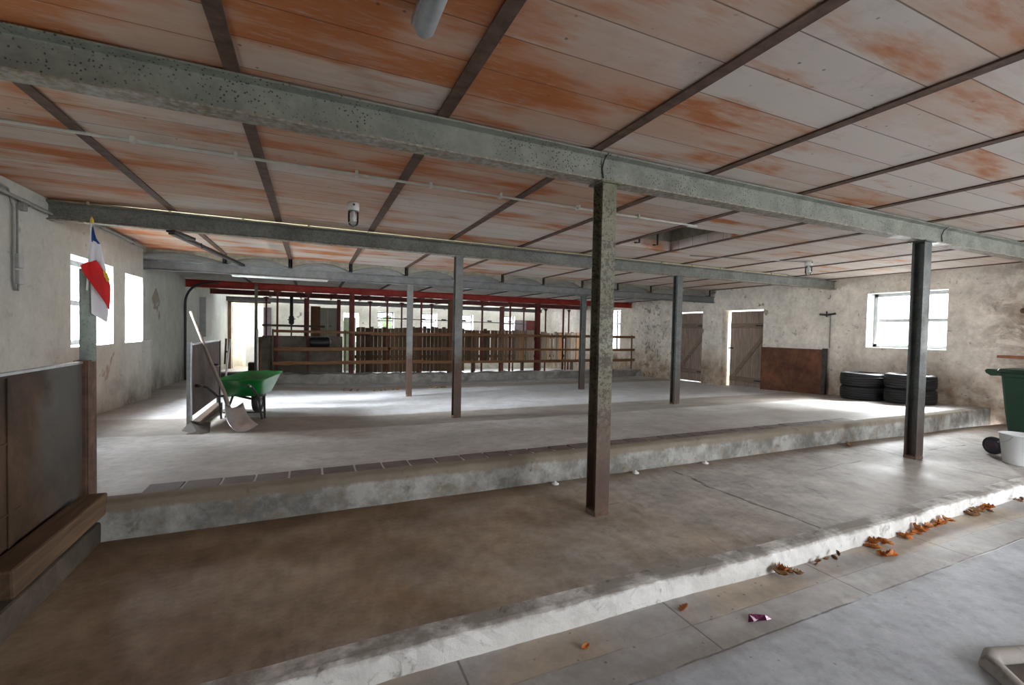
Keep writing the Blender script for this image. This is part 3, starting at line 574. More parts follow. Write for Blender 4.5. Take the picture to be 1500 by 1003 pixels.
m = MB(); m.tube([hb, hb.lerp(ht, .12) + Vector((.01, 0, .02)), hb.lerp(ht, .5), ht], [.017, .018, .019, .017], 12); m.build('handle', 'handle_wood', sh)
ax = (ht-hb).normalized(); tip = Vector((-.70, 6.10, .145)); dn = (tip-hb).normalized(); sd = Vector((.72, .69, -.05)).normalized(); nm = dn.cross(sd).normalized()
if nm.z < 0: nm = -nm
def blade(u, v):  # u along the blade, v across
    w = .12 + .045*u; return hb + dn*(.02+u*.40) + sd*v*w + nm*(.075*(v*v) + .06*(1-u)**3 - .02) + nm*.03*math.sin(u*PI)*-1
m = MB(); m.grid(blade, [i/8 for i in range(9)], [-1+i/5 for i in range(11)]); m.build('blade', 'aluminium', sh, solid=.004)
m = MB(); m.tube([hb + dn*.06, hb, hb.lerp(ht, .12)], [.02, .024, .021], 12); m.build('socket', 'galvanised', sh)

wb = thing('wheelbarrow', 'green wheelbarrow with dark metal frame and one black wheel on the upper floor', 'wheelbarrow', (-.75, 7.2, .09))
az = math.radians(13); wf = Vector((math.sin(az), math.cos(az), 0)); ws = Vector((math.cos(az), -math.sin(az), 0)); W0 = Vector((-.74, 7.86, 0)); zg = zf(-.78, 7.7)
def wp(f_, s_, z): p = W0 + wf*f_ + ws*s_; return Vector((p.x, p.y, zg + z))
# tray: rim ring to base ring, rounded rectangle, longer lip to the front
def ring(f0, f1, hw0, hw1, z0, z1, n=36, r=.35):
    out = []
    for k in range(n):
        a = 2*PI*k/n; cx = math.copysign(abs(math.cos(a))**r, math.cos(a)); sy = math.copysign(abs(math.sin(a))**r, math.sin(a)); q = (cx+1)/2
        out.append(wp(f0+(f1-f0)*q, sy*(hw0+(hw1-hw0)*q), z0+(z1-z0)*q))
    return out
rings = [ring(-.76, .36, .305, .28, .575, .60), ring(-.75, .345, .295, .27, .57, .595), ring(-.69, .20, .265, .235, .47, .46), ring(-.62, .05, .24, .20, .345, .33), ring(-.52, -.05, .16, .13, .335, .32)]
m = MB(); n = 36; vs = [p for r_ in rings for p in r_]; fs = [(i*n+k, i*n+(k+1) % n, (i+1)*n+(k+1) % n, (i+1)*n+k) for i in range(len(rings)-1) for k in range(n)] + [[4*n+k for k in range(n)]]
m.add(vs, fs, True); m.build('tray', 'green_tray', wb, solid=.006)
m = MB(); rp = ring(-.765, .365, .31, .285, .578, .603); m.tube(rp + [rp[0]], .010, 8, False); m.build('rim', 'green_tray', wb)
for s_ in (-1, 1):
    m = MB(); m.tube([wp(.02, s_*.07, .20), wp(-.30, s_*.20, .315), wp(-.75, s_*.25, .36), wp(-1.02, s_*.27, .52), wp(-1.22, s_*.28, .56)], .016, 10); m.build('frame_tube', 'dark_steel', wb)
    m = MB(); m.tube([wp(-1.12, s_*.276, .545), wp(-1.26, s_*.282, .568)], .021, 10); m.build('grip', 'black_plastic', wb)
    m = MB(); m.tube([wp(-.36, s_*.21, .31), wp(-.50, s_*.26, .0), wp(-.60, s_*.26, .0), wp(-.72, s_*.245, .36)], .014, 10); m.build('leg', 'dark_steel', wb)
    m = MB(); m.bar(wp(.02, s_*.07, .20), wp(.06, s_*.17, .44), .03, .006); m.build('strut', 'dark_steel', wb)
m = MB(); m.tube([wp(-.54, -.26, .1), wp(-.54, .26, .1)], .010, 8); m.build('cross_brace', 'dark_steel', wb)
wh = MB(); wc = wp(.02, 0, .195); pr = [(.11, -.03), (.145, -.042), (.175, -.038), (.193, -.018), (.195, 0), (.193, .018), (.175, .038), (.145, .042), (.11, .03)]
wh.lathe(pr, wc, ws, 32, True); wo = wh.build('wheel', 'rubber', wb)
m = MB(); m.lathe([(.02, -.055), (.03, -.05), (.032, -.03), (.112, -.026), (.112, .026), (.032, .03), (.03, .05), (.02, .055)], wc, ws, 24); m.build('hub', 'galvanised', wo)

# ------------------------------------------------------------------ right side: panel, tyres, bin, bucket
pn = thing('partition_panel', 'rust-red sheet panel leaning upright against the right wall beside the plank door', 'partition', (11.2, 7.6, 0))
m = MB(); m.box(11.17, 11.20, 6.84, 8.44, -.05, 1.09); m.build('sheet', 'right_panel_sheet', pn, bevel=.004)
m = MB(); m.box(11.16, 11.24, 6.75, 6.84, -.0, 1.13); m.build('side_post', 'dark_steel', pn, bevel=.006)
m = MB(); m.box(11.165, 11.205, 6.84, 8.44, 1.085, 1.105); m.build('top_edge', 'rusty_joist', pn)
R_, TW = .405, .285
prof = [(.235, -.11), (.25, -.135), (.33, -.1425), (.375, -.135), (.398, -.105), (.4, -.085), (.386, -.082), (.386, -.072), (.403, -.07), (.405, -.03), (.391, -.027), (.391, -.017), (.405, -.014), (.405, .014), (.391, .017), (.391, .027), (.405, .03), (.403, .07), (.386, .072), (.386, .082), (.4, .085), (.398, .105), (.375, .135), (.33, .1425), (.25, .135), (.235, .11)]
def tyre(x, y, z, label):
    o = MB().lathe(prof, (x, y, z), (0, 0, 1), 48, True).build('car_tyre', 'rubber', loc=(x, y, z)); tag(o, label, 'tyre', 'tyres stacked by the right wall')
    i = MB().lathe([(.236, -.112), (.24, -.10), (.21, -.08), (.21, .08), (.24, .10), (.236, .112)], (x, y, z), (0, 0, 1), 40)
    return o
for (x, y, nm_) in ((10.84, 5.76, 'left'), (10.84, 4.93, 'right')):
    z0 = zf(x, y)+.005
    tyre(x, y, z0+.1425, 'black tyre at the bottom of the %s stack by the right wall' % nm_)
    tyre(x+.01, y+.012, z0+.1425+.287, 'black tyre on top of the %s stack by the right wall' % nm_)
bn = thing('wheelie_bin', 'dark green wheelie bin standing by the right edge on the middle platform', 'bin', (8.05, 2.35, zp(8)))
b0 = zp(8); cx, cy = 8.02, 2.33
def rr4(hx, y0, y1, z, r=.05):
    out = []
    for sx, ya, a0 in ((1, y1, 0), (-1, y1, 90), (-1, y0, 180), (1, y0, 270)):
        for k in range(4):
            a = math.radians(a0+k*30); px, py = sx*(hx-r), ya - math.copysign(r, ya-(y0+y1)/2); out.append(Vector((cx+px+r*math.cos(a), cy+py+r*math.sin(a), b0+z)))
    return out
def loft(mb, rs, capb=True, capt=True, sm=False):
    n = len(rs[0]); mb.add([p for r_ in rs for p in r_], [(i*n+k, i*n+(k+1) % n, (i+1)*n+(k+1) % n, (i+1)*n+k) for i in range(len(rs)-1) for k in range(n)] + ([list(range(n-1, -1, -1))] if capb else []) + ([[(len(rs)-1)*n+k for k in range(n)]] if capt else []), sm); return mb
m = MB(); loft(m, [rr4(.215, -.25, .21, .03), rr4(.22, -.255, .215, .06), rr4(.25, -.285, .275, .55), rr4(.27, -.31, .315, .985), rr4(.288, -.33, .345, .99), rr4(.288, -.33, .345, 1.03)]); m.build('body', 'bin_green', bn, bevel=.006)
m = MB(); loft(m, [rr4(.297, -.36, .34, 1.032), rr4(.297, -.36, .34, 1.05), rr4(.28, -.34, .33, 1.075), rr4(.20, -.26, .25, 1.092)], sm=False); m.build('lid', 'bin_green', bn, bevel=.008)
m = MB(); loft(m, [[Vector((cx+sx*.28, cy+y, b0+z)) for y, z in ((.33, .985), (.40, .98), (.455, 1.01), (.47, 1.045), (.44, 1.065), (.33, 1.055))] for sx in (-1, 1)], True, True); m.build('handle', 'bin_green', bn, bevel=.006)
for sx in (-1, 1):
    m = MB(); m.lathe([(.09, -.028), (.105, -.024), (.11, 0), (.105, .024), (.09, .028)], (cx+sx*.275, cy+.335, b0+.112), (1, 0, 0), 32); w_ = m.build('wheel', 'rubber', bn)
    m = MB(); m.lathe([(.02, -.036), (.045, -.034), (.075, -.030), (.075, .030), (.045, .034), (.02, .036)], (cx+sx*.275, cy+.335, b0+.112), (1, 0, 0), 24); m.build('hub', 'hub_plastic', w_)
m = MB(); m.tube([(cx-.27, cy+.335, b0+.112), (cx+.27, cy+.335, b0+.112)], .012, 10); m.box(cx-.2, cx+.2, cy+.19, cy+.345, b0+.09, b0+.16); m.build('axle', 'dark_steel', bn)
bn.rotation_euler.z = math.radians(-20); bn.location = (7.985, 2.27, zp(8))
bk = thing('bucket', 'translucent white plastic bucket in front of the green bin', 'bucket', (7.42, 2.325, zp(7.4)))
m = MB(); m.lathe([(.118, 0), (.124, .004), (.163, .335), (.170, .335), (.170, .345), (.160, .345), (.119, .012), (.0, .012)], (7.42, 2.325, zp(7.44)+.002), n=48); m.build('pail', 'bucket_plastic', bk)
m = MB(); m.tube([(7.42+.172*math.cos(a), 2.325+.172*math.sin(a)*.98, zp(7.44)+.325-.10*math.sin(a-.3 if a < PI else a)) for a in frange(0, PI, .2)], .003, 6); m.build('bail', 'galvanised', bk)
m = MB(); m.box(11.02, 11.3, 3.05, 3.78, 1.10, 1.145); o = m.build('wall_shelf', 'brick_red', loc=(11.2, 3.4, 1.12), bevel=.006); tag(o, 'short red-brown ledge on the right wall above the green bin', 'ledge')
m = MB(); m.lathe([(.045, 0), (.05, .012), (.03, .014), (.028, -.06)], (XR-.012, 3.56, 1.93), (1, 0, 0), 20); m.build('pipe_hole', 'rusty_joist', loc=(XR, 3.56, 1.93)); tag(bpy.data.objects['pipe_hole'], 'small rusty pipe hole in the right wall above the bin', 'pipe end')
vp = thing('wall_valve', 'small dark pipe valve on the right wall above the rust-red panel', 'valve', (11.26, 6.80, 1.9))
m = MB(); m.tube([(11.27, 6.74, 1.15), (11.27, 6.74, 1.93)], .012, 8); m.build('pipe', 'conduit_grey', vp)
m = MB(); m.tube([(11.26, 6.98, 1.95), (11.24, 6.80, 1.93), (11.26, 6.62, 1.96)], .022, 8); m.tube([(11.22, 6.80, 1.88), (11.22, 6.80, 2.02)], .016, 8); m.build('valve_body', 'dark_steel', vp)

# ------------------------------------------------------------------ rail fence, kerb, far timberwork
YFN = 13.8
m = MB(); X_ = frange(-1.0, 11.3, .2)
m.grid(lambda i, k: (X_[i]+J(i, 60+k, .02), [13.40, 13.42, 13.46, 13.94, 13.96][k]+J(i, 70+k, .035), [-.3, -.12, .035, .045, -.3][k]+(.1 if k in (1, 2, 3) else 0)*max(0, 1-(X_[i]+1)/5)*.8+J(i, 80+k, .03)), list(range(len(X_))), list(range(5)), sm=False)
tag(m.build('concrete_kerb', 'kerb_concrete', loc=(5, 13.7, 0)), 'rough crumbling concrete kerb under the rail fence', 'kerb')
rf = thing('rail_fence', 'wooden rail fence of three long brown boards standing on the kerb', 'fence', (5, YFN, .05))
for k, (z, h_) in enumerate(((1.25, .085), (.78, .085), (.385, .09))):
    m = MB(); x = -.95
    while x < 10.9:
        L = min(rnd(2.6, 4.2), 11.26-x); y = YFN-.02*(int(x*7) % 2); dz = rnd(-.02, .02)
        m.bar((x, y, z+dz), (x+L, y, z+rnd(-.02, .02)), .035, h_+rnd(-.012, .012)); x += L-.08
    m.build('rail', 'rail_wood', rf, bevel=.004)
m = MB(); m.bar((-1.2, YFN-.03, 1.42), (.35, YFN-.03, 1.41), .04, .06); m.build('upper_rail', 'dark_wood', rf)
for x in (-.95, .9, 2.9, 4.85, 6.2, 7.24, 8.24, 9.9, 11.15):
    m = MB(); m.box(x-.02, x+.02, YFN+.02, YFN+.06, .05+.09*max(0, 1-(x+1)/5), 1.32); m.build('upright', 'rusty_joist', rf)
def upright(y, xs, wide, m1, grp, what):
    for i, x in enumerate(xs):
        w = wide.get(i, .05); o = thing('steel_upright', '%s, %s from the left' % (what, ORD[i] if i < 12 else i), 'upright', (x, y, zf(x, y)), grp)
        w2 = w if w > .08 else .05; m_ = 'brown_wood' if (i == 5 and y < 15) else (m1 if w > .08 else m1)
        q = MB(); q.prism(ibeam_prof(w2, w2, .012, .008), lambda p, t: (x+p[0], y-w2/2+p[1], t), zf(x, y)-.05, 2.385); q.build('shaft', m_, o)
        if w2 < .08:
            g = MB(); g.add([(x-.10, y-.01, 2.37), (x+.10, y-.01, 2.37), (x+.025, y-.01, 2.26), (x-.025, y-.01, 2.26)] + [(x-.10, y+.01, 2.37), (x+.10, y+.01, 2.37), (x+.025, y+.01, 2.26), (x-.025, y+.01, 2.26)], [(0,1,2,3), (4,5,6,7), (0,4,7,3), (1,5,6,2), (0,1,5,4), (2,3,7,6)]); g.build('gusset', m_, o)
upright(14.1, [-.86, -.08, 1.09, 2.11, 3.15, 4.1, 5.18, 6.19, 7.24, 8.28], {2: .14, 5: .15, 8: .15}, 'upright_red', 'red uprights under the bright red beam', 'red steel upright under the bright red beam')
upright(17.2, [-1.38, -.17, .89, 1.96, 3.1, 4.24, 7.18, 8.18, 9.22, 10.38], {1: .12, 2: .12, 6: .15}, 'red_paint_dull', 'dark red uprights under the rear red beam', 'dull red steel upright under the rear red beam')
# plank fence
pf = thing('plank_fence', 'fence of upright weathered planks behind the brown rails', 'fence', (5, 15.5, .2))
m = MB(); x = 1.35; rr2 = random.Random(11)
while x < 9.75:
    w = .13; gap = rr2.choice([.005, .005, .008, .03, .012]) if x > 4.5 else .006
    if x > 7.0 and rr2.random() < .15: gap = .07
    top = 1.42 + rr2.uniform(-.03, .04) + (.04 if 3 < x < 4.5 else 0) - (.05 if x > 8 else 0)
    m.box(x, x+w-gap*.4, 15.5+rr2.uniform(-.01, .01), 15.522+rr2.uniform(0, .012), .28 + (0 if x > 5 else -.35), top); x += w+gap
m.build('planks', 'paling_wood', pf)
m = MB()
for z in (1.18, .45): m.box(1.3, 9.8, 15.53, 15.58, z-.05, z+.05)
m.build('back_rail', 'dark_wood', pf)
for x in (1.4, 3.4, 5.4, 7.4, 9.6):
    m = MB(); m.box(x-.05, x+.05, 15.58, 15.68, zf(x, 15.6)-.05, 1.4); m.build('stake', 'dark_wood', pf)
m = MB(); m.box(-1.24, .85, 14.22, 14.36, -.3, 1.13); o = m.build('feed_wall', 'feed_wall_concrete', loc=(0, 14.3, 0), bevel=.015); tag(o, 'grey-brown concrete wall panel behind the left end of the fence', 'wall panel')
m = MB(); m.box(-1.30, -1.0, 13.92, 14.20, -.3, 1.10); o = m.build('concrete_pier', 'feed_wall_concrete', loc=(-1.15, 14.05, 0), bevel=.02); tag(o, 'squat concrete pier at the left end of the rail fence', 'pier')
m = MB(); m.box(-2.9, -1.3, 14.0, 14.5, -.3, .12); o = m.build('threshold_step', 'dark_base_concrete', loc=(-2.1, 14.2, 0), bevel=.03); tag(o, 'dark low threshold step across the far left passage', 'step')
m = MB(); m.box(-1.62, -1.34, 14.62, 14.95, -.22, .35); o = m.build('crate', 'dark_wood', loc=(-1.5, 14.8, 0), bevel=.01); tag(o, 'dark wooden crate in the far left passage', 'crate')
tb = thing('black_tub', 'black plastic tub hanging on the concrete panel behind the fence', 'tub', (.22, 14.05, .85))
m = MB(); m.lathe([(.10, -.27), (.14, -.26), (.155, -.2), (.165, .2), (.15, .26), (.10, .27)], (.22, 14.04, .96), (1, 0, 0), 28); m.build('barrel', 'black_plastic', tb)
m = MB(); m.tube([(.36, 14.03, 1.12), (.47, 14.05, 1.10), (.52, 14.1, .98), (.5, 14.12, .84)], .02, 8); m.build('hose', 'galvanised', tb)
pp = thing('milk_pipe', 'thin dark pipe line with taps running level behind the red uprights', 'pipe', (5, 17.11, 1.74))
m = MB(); m.tube([(2.2, 17.11, 1.77), (5, 17.11, 1.74), (8.2, 17.11, 1.70)], .016, 8); m.build('run', 'cable_black', pp)
for x in (2.7, 3.25, 3.9, 4.7, 5.5, 6.6, 7.5):
    m = MB(); m.tube([(x-.09, 17.11, 1.775), (x+.09, 17.11, 1.77)], .026, 8); m.build('tap', 'cable_black', pp)
m = MB(); m.box(.0, .16, 16.8, 17.4, -.4, 2.1); m.box(.16, .95, 17.3, 17.4, -.4, 2.08); cb = m.build('cupboard', 'cupboard_paint', loc=(.5, 17.3, -.3), bevel=.01); tag(cb, 'pale green cupboard with a brown side behind the left part of the fence', 'cupboard')
m = MB(); m.box(-.02, .28, 16.74, 16.8, -.4, 2.1); m.build('side', 'brown_wood', cb, bevel=.006)['label'] = 'brown wooden side'
m = MB(); m.box(.52, .54, 17.28, 17.3, -.3, 2.0); m.build('door_gap', 'conduit_white', cb)
m = MB(); m.box(.60, .66, 17.26, 17.3, 1.42, 1.45); m.build('handle', 'cable_black', cb)
mk = thing('milk_meter', 'dark pipe column with a valve at the left of the rear frame', 'valve pipe', (-.62, 17.2, 1.5))
m = MB(); m.tube([(-.62, 17.2, 2.41), (-.62, 17.2, 1.55)], .055, 12); m.build('column', 'cable_black', mk)
m = MB(); m.lathe([(.04, -.16), (.085, -.12), (.085, .1), (.05, .16)], (-.62, 17.2, 1.62), n=16); m.build('valve_body', 'cable_black', mk)
m = MB(); m.tube([(-.62, 17.2, 1.5), (-.62, 17.2, -.24)], .025, 8); m.tube([(-.74, 17.2, 1.62), (-.5, 17.2, 1.66)], .018, 8); m.build('stem', 'cable_black', mk)
ds = thing('wall_hatch', 'grey and dark red sliding hatch on the back wall at the far right', 'hatch', (9.9, 20.95, 1.5))
m = MB(); m.box(9.45, 10.1, 20.93, 20.98, .9, 1.95); m.build('grey_leaf', 'purple_door_paint', ds, bevel=.004)
m = MB(); m.box(10.1, 10.75, 20.90, 20.95, .9, 1.95); m.build('red_leaf', 'red_paint_dull', ds, bevel=.004)

# olive post and sticks of the far left passage
m = MB(); m.box(-1.36, -1.29, 13.55, 13.62, -.2, 2.50); o = m.build('square_post', 'post_paint_olive', loc=(-1.325, 13.58, -.2), bevel=.006); tag(o, 'thin olive square post standing behind the wheelbarrow', 'post')
for (px, x0, x1, y, m_, lb) in ((0, -1.93, -1.86, 13.0, 'white_plastic', 'white broom handle leaning in the far left passage'), (1, -1.24, -1.28, 13.2, 'white_plastic', 'white stick leaning against the thin olive post'), (2, -1.20, -1.22, 13.3, 'rail_wood', 'orange-brown stick beside the thin olive post')):
    m = MB(); m.tube([(x0, y, zf(x0, y)), (x1, y+.25, 1.05+.25*(px == 1))], .022, 10); o = m.build('broom_handle', m_, loc=(x0, y, 0)); tag(o, lb, 'stick')
m = MB(); m.tube([(-2.62, 17.6, .1), (-2.60, 17.7, .95)], .03, 8); m.tube([(-2.62, 17.62, .55), (-2.55, 17.62, .5)], .03, 8); o = m.build('wall_pipe', 'rusty_joist', loc=(-2.6, 17.6, 0)); tag(o, 'short rusty pipe standing by the far doorway pier', 'pipe')

# ------------------------------------------------------------------ lamps, conduits, cables
def conduit(path, r, m_, label, clips=(), loc=None, name='conduit'):
    o = thing(name, label, 'conduit', path[0]); MB().tube(path, r, 8).build('pipe', m_, o)
    for (x, y, z, s_) in clips: m = MB(); m.box(x-.012, x+.012, y-r*2.2, y+r*2.2, z-r*1.5, (CEIL-.0005 if CEIL-.04 < z < CEIL-.025 else z+r*1.6)); m.build('clip', m_, o)
    return o
zc = CEIL-.03
conduit([(XL+.02, 4.17, zc), (0, 4.16, zc-.002), (2.4, 4.17, zc-.004), (4.30, 4.17, zc)], .012, 'conduit_white', 'thin white conduit across the ceiling between the first two beams', [(x, 4.17, zc, 0) for x in (-2.2, -1.2, -.55, .35, 1.0, 1.7, 2.6, 3.4)])
conduit([(XL+.05, Y2-.075, 2.735), (XR-1.8, Y2-.075, 2.735)], .010, 'conduit_yellow', 'yellowish conduit running along the top of the second beam', [(x, Y2-.075, 2.735, 0) for x in frange(-2.3, 9.0, .75)])
conduit([(XL+.058, 5.6, 2.60), (XL+.058, 6.62, 2.58)], .018, 'conduit_grey', 'grey conduit on the left wall running up to the second beam', [(XL+.03, 6.2, 2.59, 0)])
conduit([(XL+.03, 7.0, 2.715), (XL+.04, 8.6, 2.71), (XL+.035, 9.74, 2.70)], .022, 'conduit_grey', 'grey pipe high on the left wall between the second and third beam', [(XL+.035, 8.0, 2.715, 0), (XL+.04, 9.2, 2.705, 0)])
conduit([(XB+.03, 10.6, 2.35), (XB+.03, 10.6, 1.72)], .012, 'conduit_grey', 'short grey conduit on the left wall down to a switch')
sw = thing('light_switch', 'small grey switch on the left wall past the windows', 'switch', (XB+.02, 10.6, 1.64))
m = MB(); m.box(XB, XB+.045, 10.56, 10.64, 1.56, 1.72); m.build('housing', 'socket_grey', sw, bevel=.006); m = MB(); m.box(XB+.045, XB+.055, 10.585, 10.615, 1.62, 1.66); m.build('rocker', 'porcelain', sw)
bx_ = thing('socket_box', 'two grey sockets with a looped cable on the left wall near the window', 'socket', (XL+.02, 6.05, 1.85))
for z in (1.99, 1.83):
    m = MB(); m.box(XL, XL+.05, 6.03, 6.12, z-.07, z+.07); m.build('socket', 'socket_grey', bx_, bevel=.008)
m = MB(); m.tube([(XL+.02, 5.75, 2.68), (XL+.02, 5.92, 2.66), (XL+.02, 6.0, 2.5), (XL+.02, 6.0, 1.78), (XL+.02, 6.03, 1.70), (XL+.02, 6.07, 1.70), (XL+.02, 6.09, 1.77)], .010, 8); m.build('cable', 'conduit_grey', bx_)
m = MB(); m.tube([(XL+.02, 6.07, 2.55), (XL+.02, 6.07, 2.05)], .009, 8); m.build('conduit', 'conduit_grey', bx_)
m = MB(); m.box(XL, XL+.05, 6.11, 6.19, 2.50, 2.62); m.build('junction_box', 'conduit_grey', bx_, bevel=.006)
m = MB(); m.bar((-1.55, Y2-.02, 2.50), (-1.21, Y3-.08, 2.56), .06, .045); m.bar((-1.55, Y2-.05, 2.515), (-1.42, Y2+.35, 2.50), .10, .03); m.bar((-1.38, Y2+.7, 2.51), (-1.37, Y2+.7, 2.44), .012, .012)
tag(m.build('hanging_rail', 'dark_steel', loc=(-1.4, 8.4, 2.5)), 'dark steel rail slung slantwise between the second and third beam', 'rail')
def jar_lamp(x, y, label):
    o = thing('jar_lamp', label, 'lamp', (x, y, CEIL), 'glass jar lamps on the ceiling')
    m = MB(); m.lathe([(.062, 0), (.062, -.075), (.055, -.085)], (x, y, CEIL-.001), n=28); b = m.build('base', 'porcelain', o)
    m = MB(); m.lathe([(.012, -.004), (.012, .004)], (x, y-.062, CEIL-.03), (0, 1, 0), 14); m.build('plug', 'cable_black', b)
    m = MB(); m.lathe([(.052, -.08), (.056, -.12), (.056, -.20), (.045, -.235), (.02, -.252), (.0, -.255)], (x, y, CEIL), n=28); m.build('glass_jar', 'lamp_glass', o)
    m = MB(); m.lathe([(.016, -.085), (.017, -.11), (.03, -.14), (.033, -.165), (.024, -.19), (.0, -.2)], (x, y, CEIL), n=20); m.build('bulb', 'porcelain', o)
    return o
jar_lamp(.41, 5.25, 'white lamp with clear glass jar on the ceiling left of the hatch')
o = jar_lamp(8.15, 5.28, 'glass jar lamp on the ceiling towards the right wall')
m = MB(); m.tube([(5.9, 5.85, CEIL-.012), (8.1, 5.33, CEIL-.012)], .008, 6); m.build('cord', 'conduit_grey', o)
tl = thing('tube_light', 'grey fluorescent tube lamp on the ceiling at the top edge', 'lamp', (.43, 1.4, CEIL-.02))
ya, yb = .75, 1.98
m = MB(); m.tube([(.43, ya, CEIL-.075), (.43, yb-.03, CEIL-.075), (.43, yb-.005, CEIL-.075)], [.043, .043, .032], 24); m.build('diffuser', 'lamp_housing', tl)
m = MB(); m.box(.405, .455, ya+.02, yb-.04, CEIL-.04, CEIL+.002); m.build('tray', 'dark_frame', tl)
m = MB(); m.bar((.382, yb-.22, CEIL-.06), (.382, yb-.02, CEIL-.06), .012, .03); m.build('clip', 'bare_steel', tl)
tl = thing('tube_light', 'long thin white fluorescent lamp under the third beam at the left', 'lamp', (-.6, Y3-.03, 2.35))
m = MB(); m.tube([(-1.40, Y3-.03, 2.352), (.30, Y3-.03, 2.352)], .018, 12); m.build('tube', 'white_plastic', tl)
m = MB(); m.box(-1.42, .32, Y3-.05, Y3+.01, 2.366, 2.379); m.build('batten', 'conduit_white', tl)
hc = thing('cable_pipe', 'dark bent pipe rising from the left wall towards the red beam', 'pipe', (-2.9, 13.9, .7))
a_ = [(-2.93, 13.9, z) for z in (-.1, .6, 1.2, 1.7, 1.95)] + [(-2.93+.45*(1-math.cos(q)), 13.9, 1.95+.52*math.sin(q)) for q in frange(.2, PI/2, .2)] + [(-2.2, 13.9, 2.49)]
MB().tube(a_, .028, 10).build('bend', 'cable_black', hc)
cbn = thing('wall_cabinet', 'tall grey metal cabinet on the left wall behind the middle partition', 'cabinet', (XB+.1, 15.9, 1.5))
m = MB(); m.box(XB, XB+.16, 15.7, 16.5, 1.05, 2.2); m.build('body', 'socket_grey', cbn, bevel=.01); m = MB(); m.box(XB+.01, XB+.09, 16.75, 16.9, 1.95, 2.2); m.build('latch', 'cable_black', cbn)

# ------------------------------------------------------------------ litter
def leaf(x, y, z, s, label, grp, col, r):
    """a dry curled leaf with lobed edge, tipped up at a random angle"""
    mb = MB(); n = 8; cu = r.uniform(.4, 1.3); tw = r.uniform(-.8, .8)
    R = Matrix.Rotation(r.uniform(0, 2*PI), 3, 'Z') @ Matrix.Rotation(r.uniform(-.75, .75), 3, 'X') @ Matrix.Rotation(r.uniform(-.5, .5), 3, 'Y')
    wid = [.015, .20, .42, .30, .50, .28, .34, .12, 0]; P = []
    for i in range(n+1):
        u = i/n-.5; w = wid[i]*.6
        for k, v in enumerate((-1, -.5, 0, .5, 1)):
            P.append(R @ Vector((u + .10*abs(v)*(.5-abs(u)), v*w, cu*(.8*u*u + v*v*w*1.1) + tw*u*v*w)) * s)
    lo = min(p.z for p in P); P = [p + Vector((x, y, z+.002-lo)) for p in P]
    mb.add(P, [(i*5+k, i*5+k+1, i*5+k+6, i*5+k+5) for i in range(n) for k in range(4)], True)
    return tag(mb.build('dry_leaf', col, loc=(x, y, z), solid=.0015), label, 'leaf', grp)
r = random.Random(5)
CL = [((2.78, 1.86), .10, 5, 'orange-brown dry leaf in the loose row left of the step leaf piles'), ((3.80, 1.885), .08, 7, 'orange dry leaf in the pile against the white step, left of the two close piles'), ((3.70, 1.77), .035, 3, 'orange dry leaf in the small clump a little away from the white step'),
      ((4.16, 1.90), .05, 3, 'orange dry leaf in the small clump between piles along the white step'), ((4.42, 1.90), .12, 9, 'orange dry leaf in the broad pile against the white step'), ((4.75, 1.91), .13, 8, 'orange-brown dry leaf in the second broad pile along the white step'),
      ((5.38, 1.95), .16, 12, 'orange-brown dry leaf in the farthest big pile along the white step'), ((6.2, 1.98), .16, 6, 'brown dry leaf in the thin scatter near the far end of the white step'), ((3.25, 1.9), .16, 5, 'small brown dry leaf scattered at the foot of the white step')]
for q, ((x, y), sp_, n_, lb) in enumerate(CL):
    for i in range(n_):
        xx = x+r.uniform(-1, 1)*sp_; yy_ = min(y+r.uniform(-.5, .5)*min(sp_, .06), ylow(xx)-.05)
        leaf(xx, yy_, ZA + (.014*(i % 3) if n_ > 4 else 0), r.uniform(.07, .115) if q not in (7, 8) else .05, lb, 'dry leaves pile %s along the step' % ORD[q], 'leaf_orange' if (r.random() < .78 and q not in (7, 8)) else 'leaf_brown', r)
leaf(1.90, 1.85, ZA, .09, 'single tan dry leaf near the middle of the aisle strip', None, 'leaf_orange', r)
leaf(1.22, 1.80, ZA, .05, 'small orange dry leaf at the bottom edge of the picture', None, 'leaf_orange', r)
leaf(6.35, 3.53, zp(6.35), .16, 'brown dry leaf at the foot of the upper step left of the dark post', None, 'leaf_brown', r)
for (x, y, n_, lb) in ((1.05, 11.7, 3, 'brown dry leaf on the upper floor in the left scatter before the kerb'), (1.75, 11.6, 6, 'brown dry leaf on the upper floor in the long row before the kerb'), (3.0, 11.8, 5, 'brown dry leaf on the upper floor right of the third beam post')):
    for i in range(n_): xx = x+r.uniform(-.35, .35); yy_ = y+r.uniform(-.1, .1); leaf(xx, yy_, zf(xx, yy_), .12, lb, 'dry leaves on the upper floor at %.1f' % x, 'leaf_brown', r)
m = MB(); m.add([(2.13, 1.63, ZA+.002), (2.17, 1.66, ZA+.02), (2.20, 1.62, ZA+.004), (2.25, 1.625, ZA+.016), (2.27, 1.60, ZA+.003), (2.15, 1.61, ZA+.012), (2.22, 1.59, ZA+.014)], [(0,1,5), (1,2,5), (2,3,6), (3,4,6), (2,6,5), (1,3,2)])
tag(m.build('sweet_wrapper', 'foil_purple', loc=(2.2, 1.62, ZA), solid=.001), 'crumpled purple foil wrapper lying on the aisle floor', 'wrapper')
for i, (x, y) in enumerate(((2.06, 3.585), (2.98, 3.585), (3.93, 3.59))):
    o = thing('floor_stud', 'small white round stud by the upper step, %s from the left' % ORD[i], 'stud', (x, y, 0), 'white studs by the upper step'); MB().lathe([(.032, 0), (.036, .006), (.026, .016), (.012, .018), (.010, .03), (.0, .032)], (x, y, 0), n=20).build('cap', 'porcelain', o)
